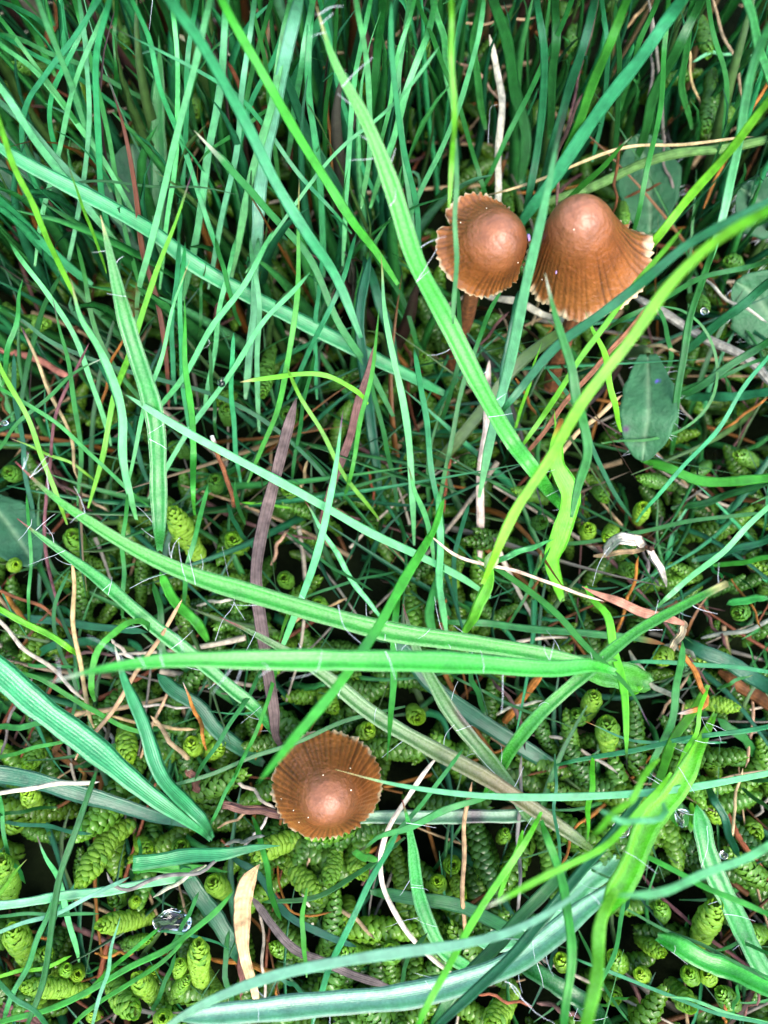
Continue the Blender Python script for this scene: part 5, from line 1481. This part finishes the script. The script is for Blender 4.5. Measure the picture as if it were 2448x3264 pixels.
broad_leaf('plantain_leaf', 'oval dark green plantain leaf with pale midrib and a purple spot', 4,
           [(1140, 425), (1142, 560), (1140, 700), (1125, 800), (1118, 890)], (1.4, 1.6, 1.2), 240, (.035, .135, .055),
           spots=[(1224 + 1045 * .7378, 816 + 748 * .7378, 11, (.07, .02, .08)), (1224 + 1182 * .7378, 816 + 540 * .7378, 6, (.12, .08, .5))], hairs=30)
broad_leaf('plantain_leaf', 'dark green plantain leaf standing behind the bell-shaped mushroom', 2,
           [(1150, 1010), (1150, 880), (1140, 760), (1110, 640), (1090, 580)], (.4, .8), 270, (.030, .125, .050), hairs=20)
broad_leaf('plantain_leaf', 'hairy-edged plantain leaf beyond the speckled twig', 4,
           [(1760, 380), (1680, 280), (1600, 170), (1520, 110)], (.6, 1.0), 300, (.032, .125, .050), hairs=40)
broad_leaf('plantain_leaf', 'woolly-edged plantain leaf beyond the loop of thin grass behind the pair', 2,
           [(1780, 1000), (1700, 930), (1620, 870), (1540, 810)], (.6, 1.1), 260, (.030, .115, .050), hairs=60)
broad_leaf('plantain_leaf', 'dark shaded leaf half hidden beneath the purple-tipped woodrush leaf', 5,
           [(-60, -60), (10, 20), (90, 130), (150, 230)], (.6, 1.0), 240, (.028, .110, .050), hairs=10)
broad_leaf('plantain_leaf', 'round dark bluish leaf deep in the tall tuft', 1,
           [(620, 1080), (600, 940), (580, 780), (570, 620)], (.5, .9), 270, (.028, .105, .050), hairs=0)
broad_leaf('plantain_leaf', 'dark bluish leaf sunk below the elbow-bent blade of the tuft', 1,
           [(120, 900), (60, 780), (20, 660), (-40, 560)], (.4, .8), 260, (.026, .095, .048), hairs=0)

# ------------------------------------------------------------------ dead leaves
# tan curled leaf
root = empty('dead_leaf', at(815, 3225, .08), 'tan curled dead leaf standing upright among the moss', 'dead leaf')
R = stroke(7, [(1112, 1075), (1105, 1010), (1075, 860), (1040, 690), (1050, 560), (1085, 460), (1122, 415)], 74, (.8, 2.4), 'd', 'n', (.50, .34, .17), roll=.25, twist=-.5, jitter=False)
n_ = len(R['P'])
wv = np.interp(np.linspace(0, 1, n_), [0, .2, .4, .6, .78, .92, 1], [.30, .55, .62, .95, 1.15, .9, .25])
Vv = R['V'].reshape(n_, 8, 3)
Vv = R['P'][:, None] + (Vv - R['P'][:, None]) * wv[:, None, None]
keep(link('blade', mesh('blade', Vv.reshape(-1, 3), R['F'], R['uv'], R['col'], mats=[M['straw']])), root)
R = stroke(7, [(1085, 1080), (1065, 1000), (1045, 900), (1040, 760)], 46, (.5, 1.0), 'd', 'p', (.16, .07, .055), roll=-.4, jitter=False)
keep(link('folded_edge', mesh('folded_edge', R['V'], R['F'], R['uv'], R['col'], mats=[M['straw']])), root)
# red-brown leaf with the bent pale end
root = empty('dead_leaf', at(1224 + 1300 * .7378, 1632 + 490 * .7378, .18), 'red-brown dead leaf with a bent pale end, beneath the cut-ended stalk', 'dead leaf')
R = stroke(6, [(1302, 485), (1250, 468), (1150, 440), (1060, 408), (960, 370), (855, 322)], 42, (1.7, 2.0), 'd', 'p', (.36, .17, .11), roll=.2, jitter=False)
keep(link('blade', mesh('blade', R['V'], R['F'], R['uv'], R['col'], mats=[M['straw']])), root)
R = stroke(6, [(1305, 478), (1285, 520), (1262, 560), (1243, 592)], 34, (1.75, 1.4), 'd', 'c', (.60, .46, .28), roll=-.5, jitter=False)
keep(link('bent_end', mesh('bent_end', R['V'], R['F'], R['uv'], R['col'], mats=[M['straw']])), root)
# curled ring of dry leaf
root = empty('dead_leaf', at(1224 + 930 * .7378, 1632 + 190 * .7378, .12), 'pale dry leaf curled into a ring with a dangling strip', 'dead leaf')
R = stroke(6, [(905, 190), (960, 185), (1060, 172), (1130, 158), (1150, 150)], 22, (1.1, 1.9), 'd', 'n', (.40, .27, .14), roll=.5, jitter=False)
keep(link('strip', mesh('strip', R['V'], R['F'], R['uv'], R['col'], mats=[M['straw']])), root)
R = stroke(6, [(955, 185), (978, 140), (1015, 122), (1060, 118), (1100, 124), (1116, 145), (1090, 160)], 50, (1.5, 2.2, 2.4, 2.2, 1.6), 'd', 'n', (.58, .50, .40), roll=.5, jitter=False)
keep(link('curl', mesh('curl', R['V'], R['F'], R['uv'], R['col'], mats=[M['straw']])), root)
R = stroke(6, [(1135, 150), (1165, 185), (1192, 235), (1208, 280), (1221, 325)], 34, (2.0, 1.3), 'd', 'p', (.55, .50, .42), roll=-.5, jitter=False)
keep(link('dangling_strip', mesh('dangling_strip', R['V'], R['F'], R['uv'], R['col'], mats=[M['straw']])), root)
R = stroke(6, [(1128, 146), (1145, 155), (1168, 162)], 24, (2.1, 2.1), 's', 'x', (.07, .035, .02), roll=0, jitter=False, seg=8)
keep(link('knot', mesh('knot', R['V'], R['F'], R['uv'], R['col'], mats=[M['straw']])), root)
# blunt cut leaf with its folded underside
root = empty('cut_leaf', at(430, 2770, .10), 'teal grass leaf cut square at one end, folded over the tan straw', 'leaf')
R = stroke(7, [(573, 412), (750, 392), (920, 372), (1100, 345), (1210, 336)], 62, (1.9, 1.9), 'b', 'k', 't', roll=.1)
keep(link('upper_blade', mesh('upper_blade', R['V'], R['F'], R['uv'], R['col'], mats=[M['grass']])), root)
R = stroke(7, [(575, 432), (700, 430), (830, 432), (990, 450)], 44, (1.7, 1.0), 'b', 'k', 'b', roll=.2)
keep(link('lower_blade', mesh('lower_blade', R['V'], R['F'], R['uv'], R['col'], mats=[M['grass']])), root)
# purple-brown stub under the single mushroom
root = empty('dead_stub', at(715, 2565, .10), 'purple-brown split stub poking out beside the single mushroom', 'dead stem')
R = stroke(7, [(1230, 205), (1100, 182), (963, 158)], 36, (1.4, 1.5), 'd', 'c', (.15, .080, .060), roll=.2, jitter=False)
keep(link('shell', mesh('shell', R['V'], R['F'], R['uv'], R['col'], mats=[M['straw']])), root)
R = stroke(7, [(1225, 196), (1100, 176), (970, 154)], 10, (1.6, 1.65), 's', 'n', (.06, .03, .03), roll=0, jitter=False)
keep(link('core', mesh('core', R['V'], R['F'], R['uv'], R['col'], mats=[M['straw']])), root)


# ------------------------------------------------------------------ water
def drop(label, crop, x, y, rx, ry, z, seed, lump=.0):
    ox, oy, sc = CROPS[crop]
    p = at(x * sc + ox, y * sc + oy, z * .1)
    k = sc * depth(p) / FPX
    nu, nv = 22, 12
    r = np.random.default_rng(seed)
    V = []
    ph = r.uniform(0, 6.28, 4)
    for b in np.linspace(-math.pi / 2 + .05, math.pi / 2 - .05, nv):
        for a in np.linspace(0, 2 * math.pi, nu, endpoint=False):
            q = 1 + lump * (math.sin(3 * a + ph[0]) * .5 + math.sin(5 * a + 2 * b + ph[1]) * .4 + math.sin(2 * b * 2 + ph[2]) * .5) * math.cos(b)
            V.append(p + np.array([rx * k * math.cos(a) * math.cos(b) * q, ry * k * math.sin(a) * math.cos(b) * q, .75 * min(rx, ry) * k * math.sin(b) * q]))
    i, j = np.meshgrid(np.arange(nu), np.arange(nv - 1))
    F = np.stack([j * nu + i, j * nu + (i + 1) % nu, (j + 1) * nu + (i + 1) % nu, (j + 1) * nu + i], -1).reshape(-1, 4).tolist()
    F += [tuple(range(nu))[::-1], tuple((nv - 1) * nu + q for q in range(nu))]
    link('water_drop', mesh('water_drop', np.array(V), F, mats=[M['water']]), label=label, cat='water drop', group='water drops')


drop('large lumpy water drop caught between grass blades over the moss', 7, 745, 662, 80, 46, 1.5, 1, .16)
drop('round clear water drop behind the thick bright stalk', 8, 1022, 268, 40, 34, 2.4, 2, .05)
drop('clear drop hanging at the moss tip under the white-tipped stub', 8, 1290, 215, 34, 40, 1.4, 3, .08)
drop('tiny round drop on the moss beside the broad hairy woodrush leaf', 8, 1468, 376, 18, 18, 1.3, 4)
drop('small drop hanging on a thin blade over dark moss', 3, 958, 545, 18, 22, 2.4, 5, .05)
drop('tiny white glinting drop at the edge of the yellow-green blade', 3, 20, 722, 16, 11, 2.6, 6, .1)
drop('drop beneath the whitish straw on the darker teal leaf', 5, 150, 890, 26, 18, 1.5, 7, .1)
drop('small drop on the moss tip near the speckled twig', 4, 1385, 240, 18, 16, 1.4, 8, .05)

# loose silky hairs and threads
thr = []
for crop, pts, z in ((5, [(930, 555), (960, 470), (1010, 400), (985, 270), (960, 150)], 2.0), (5, [(1010, 390), (1060, 470)], 2.0), (5, [(560, 330), (640, 290), (720, 265)], 2.2),
                     (8, [(520, 920), (560, 940), (600, 1000), (660, 1060), (740, 1106)], 3.4), (8, [(540, 925), (580, 985), (640, 1030)], 3.4), (8, [(1395, 250), (1400, 330), (1370, 430)], 2.2),
                     (6, [(975, 150), (930, 220), (900, 320)], 2.0), (5, [(1460, 400), (1490, 500), (1560, 570), (1640, 660)], 4.2), (2, [(450, 620), (455, 520), (465, 460), (500, 450)], 2.0),
                     (3, [(900, 360), (905, 380), (880, 400)], 2.0), (1, [(660, 0), (650, 80), (645, 130)], 4.0), (8, [(660, 840), (680, 900), (690, 950)], 2.4)):
    ox, oy, sc = CROPS[crop]
    q = catmull(np.c_[np.array(pts, float) * sc + [ox, oy], np.full(len(pts), z * .1)], 16)
    P = np.array([at(*x) for x in q]) + rng.normal(0, .0002, (16, 3))
    V, F = tubes([P], .0003)
    link('silk_thread', mesh('silk_thread', V, F, mats=[M['hair']]), label='fine white silky thread caught ' + place_words(pts, crop), cat='thread', group='fine white silky threads')

# ------------------------------------------------------------------ undergrowth: the grass nobody could count
CAPS = [(1040, 2505, 215), (1545, 790, 185), (1850, 820, 215), (2060, 1290, 130)]
K_, NSEG = 6, 9
prof6 = np.array([(-1, .12), (0, -.2), (1, .12), (0, -.34)])
Vs, Fs, Cs, UVs, off = [], [], [], [], 0
pal = [np.array(C[k]) for k in 'gGtTGTgo']
pal2 = [np.array(C[k]) for k in 'tpltgptl']
count = 0
for k in range(5200):
    far = k > 4000
    if far:
        x, y = random.uniform(-2.0, 2.0), random.uniform(-2.0, 2.3)
        if abs(x) < .85 and -.85 < y < 1.1:
            continue
    else:
        x, y = random.uniform(-.95, .95), random.uniform(-.85, 1.25)
    bx, by = to_px(np.array([x, y, 0]))[0]
    tuft = by < 1150 and bx < 1400
    back = by < 900
    if tuft:
        pkeep, hmin, hmax = .50, .25, .62
    elif back:
        pkeep, hmin, hmax = .5, .18, .50
    elif by < 1700:
        pkeep, hmin, hmax = .55, .08, .26
    elif far:
        pkeep, hmin, hmax = .8, .1, .4
    else:
        pkeep, hmin, hmax = .30, .05, .16
    if random.random() > pkeep:
        continue
    h = random.uniform(hmin, hmax)
    a = random.uniform(0, 6.28)
    lean = random.uniform(.02, .40) * h if (tuft or back) else random.uniform(.7, 2.2) * h
    t = np.linspace(0, 1, NSEG)
    z0 = HOLLOW(y)
    P = np.stack([x + math.cos(a) * lean * t**1.6, y + math.sin(a) * lean * t**1.6, z0 + (h - z0) * (t - .22 * t**3)], 1)
    P[:, 0] += .012 * np.sin(t * 5 + a); P[:, 1] += .012 * np.cos(t * 4 + 2 * a)
    prj = to_px(P)
    if any(np.any(np.hypot(prj[:, 0] - cx, prj[:, 1] - cy) < cr) for cx, cy, cr in CAPS):
        continue
    wv = (random.uniform(.006, .015) if tuft else random.uniform(.005, .012) if back else random.uniform(.003, .008)) * (1 - t**2.2 * .93)
    nref = np.array([random.uniform(-1, 1), random.uniform(-1, 1), 1.2])
    T = np.gradient(P, axis=0); T /= np.linalg.norm(T, axis=1)[:, None]
    s = np.cross(T, nref); s /= np.linalg.norm(s, axis=1)[:, None] + 1e-9
    N_ = np.cross(s, T)
    V = (P[:, None] + wv[:, None, None] * (prof6[None, :, 0:1] * s[:, None] + prof6[None, :, 1:2] * N_[:, None])).reshape(-1, 3)
    i = np.arange(NSEG - 1)[:, None] * 4
    j = np.arange(4)[None]
    F = np.stack([i + j, i + (j + 1) % 4, i + 4 + (j + 1) % 4, i + 4 + j], -1).reshape(-1, 4)
    dry = random.random() < .10
    c = (np.array(C[random.choice('DBOUN')]) * .7 if dry else (pal2 if tuft and random.random() < .22 else pal)[random.randrange(len(pal))]) * random.uniform(.75, 1.2)
    Vs.append(V); Fs.append(F + off); Cs.append(np.repeat(c[None], len(V), 0)); off += len(V)
    UVs.append(np.stack([np.tile([0, .5, 1, .5], NSEG), np.repeat(t, 4)], 1))
    count += 1
link('grass', mesh('grass', np.concatenate(Vs), np.concatenate(Fs), np.concatenate(UVs), np.concatenate(Cs), mats=[M['grass']]),
     label='dense undergrowth of short green grass between the larger blades', cat='grass', kind='stuff')

# litter of dead stems on the soil
paths, cols = [], []
Vs, Fs, Cs, off = [], [], [], 0
for k in range(420):
    x, y = random.uniform(-1.0, 1.0), random.uniform(-.9, 1.3)
    a = random.uniform(0, 6.28)
    L = random.uniform(.08, .35)
    t = np.linspace(-.5, .5, 7)
    b = random.uniform(-.3, .3)
    P = np.stack([x + L * (math.cos(a) * t - math.sin(a) * b * t * t), y + L * (math.sin(a) * t + math.cos(a) * b * t * t),
                  HOLLOW(y) + random.uniform(.02, .07) + random.uniform(-.06, .06) * t], 1)
    V, F = tubes([P], random.uniform(.002, .006), 5)
    c = np.array(C[random.choice('DDBORUWN')]) * random.uniform(.4, .9)
    Vs.append(V); Fs.append(F + off); Cs.append(np.repeat(c[None], len(V), 0)); off += len(V)
link('litter', mesh('litter', np.concatenate(Vs), np.concatenate(Fs), col=np.concatenate(Cs), mats=[M['straw']]),
     label='litter of thin dead stems lying on the dark soil', cat='litter', kind='stuff')
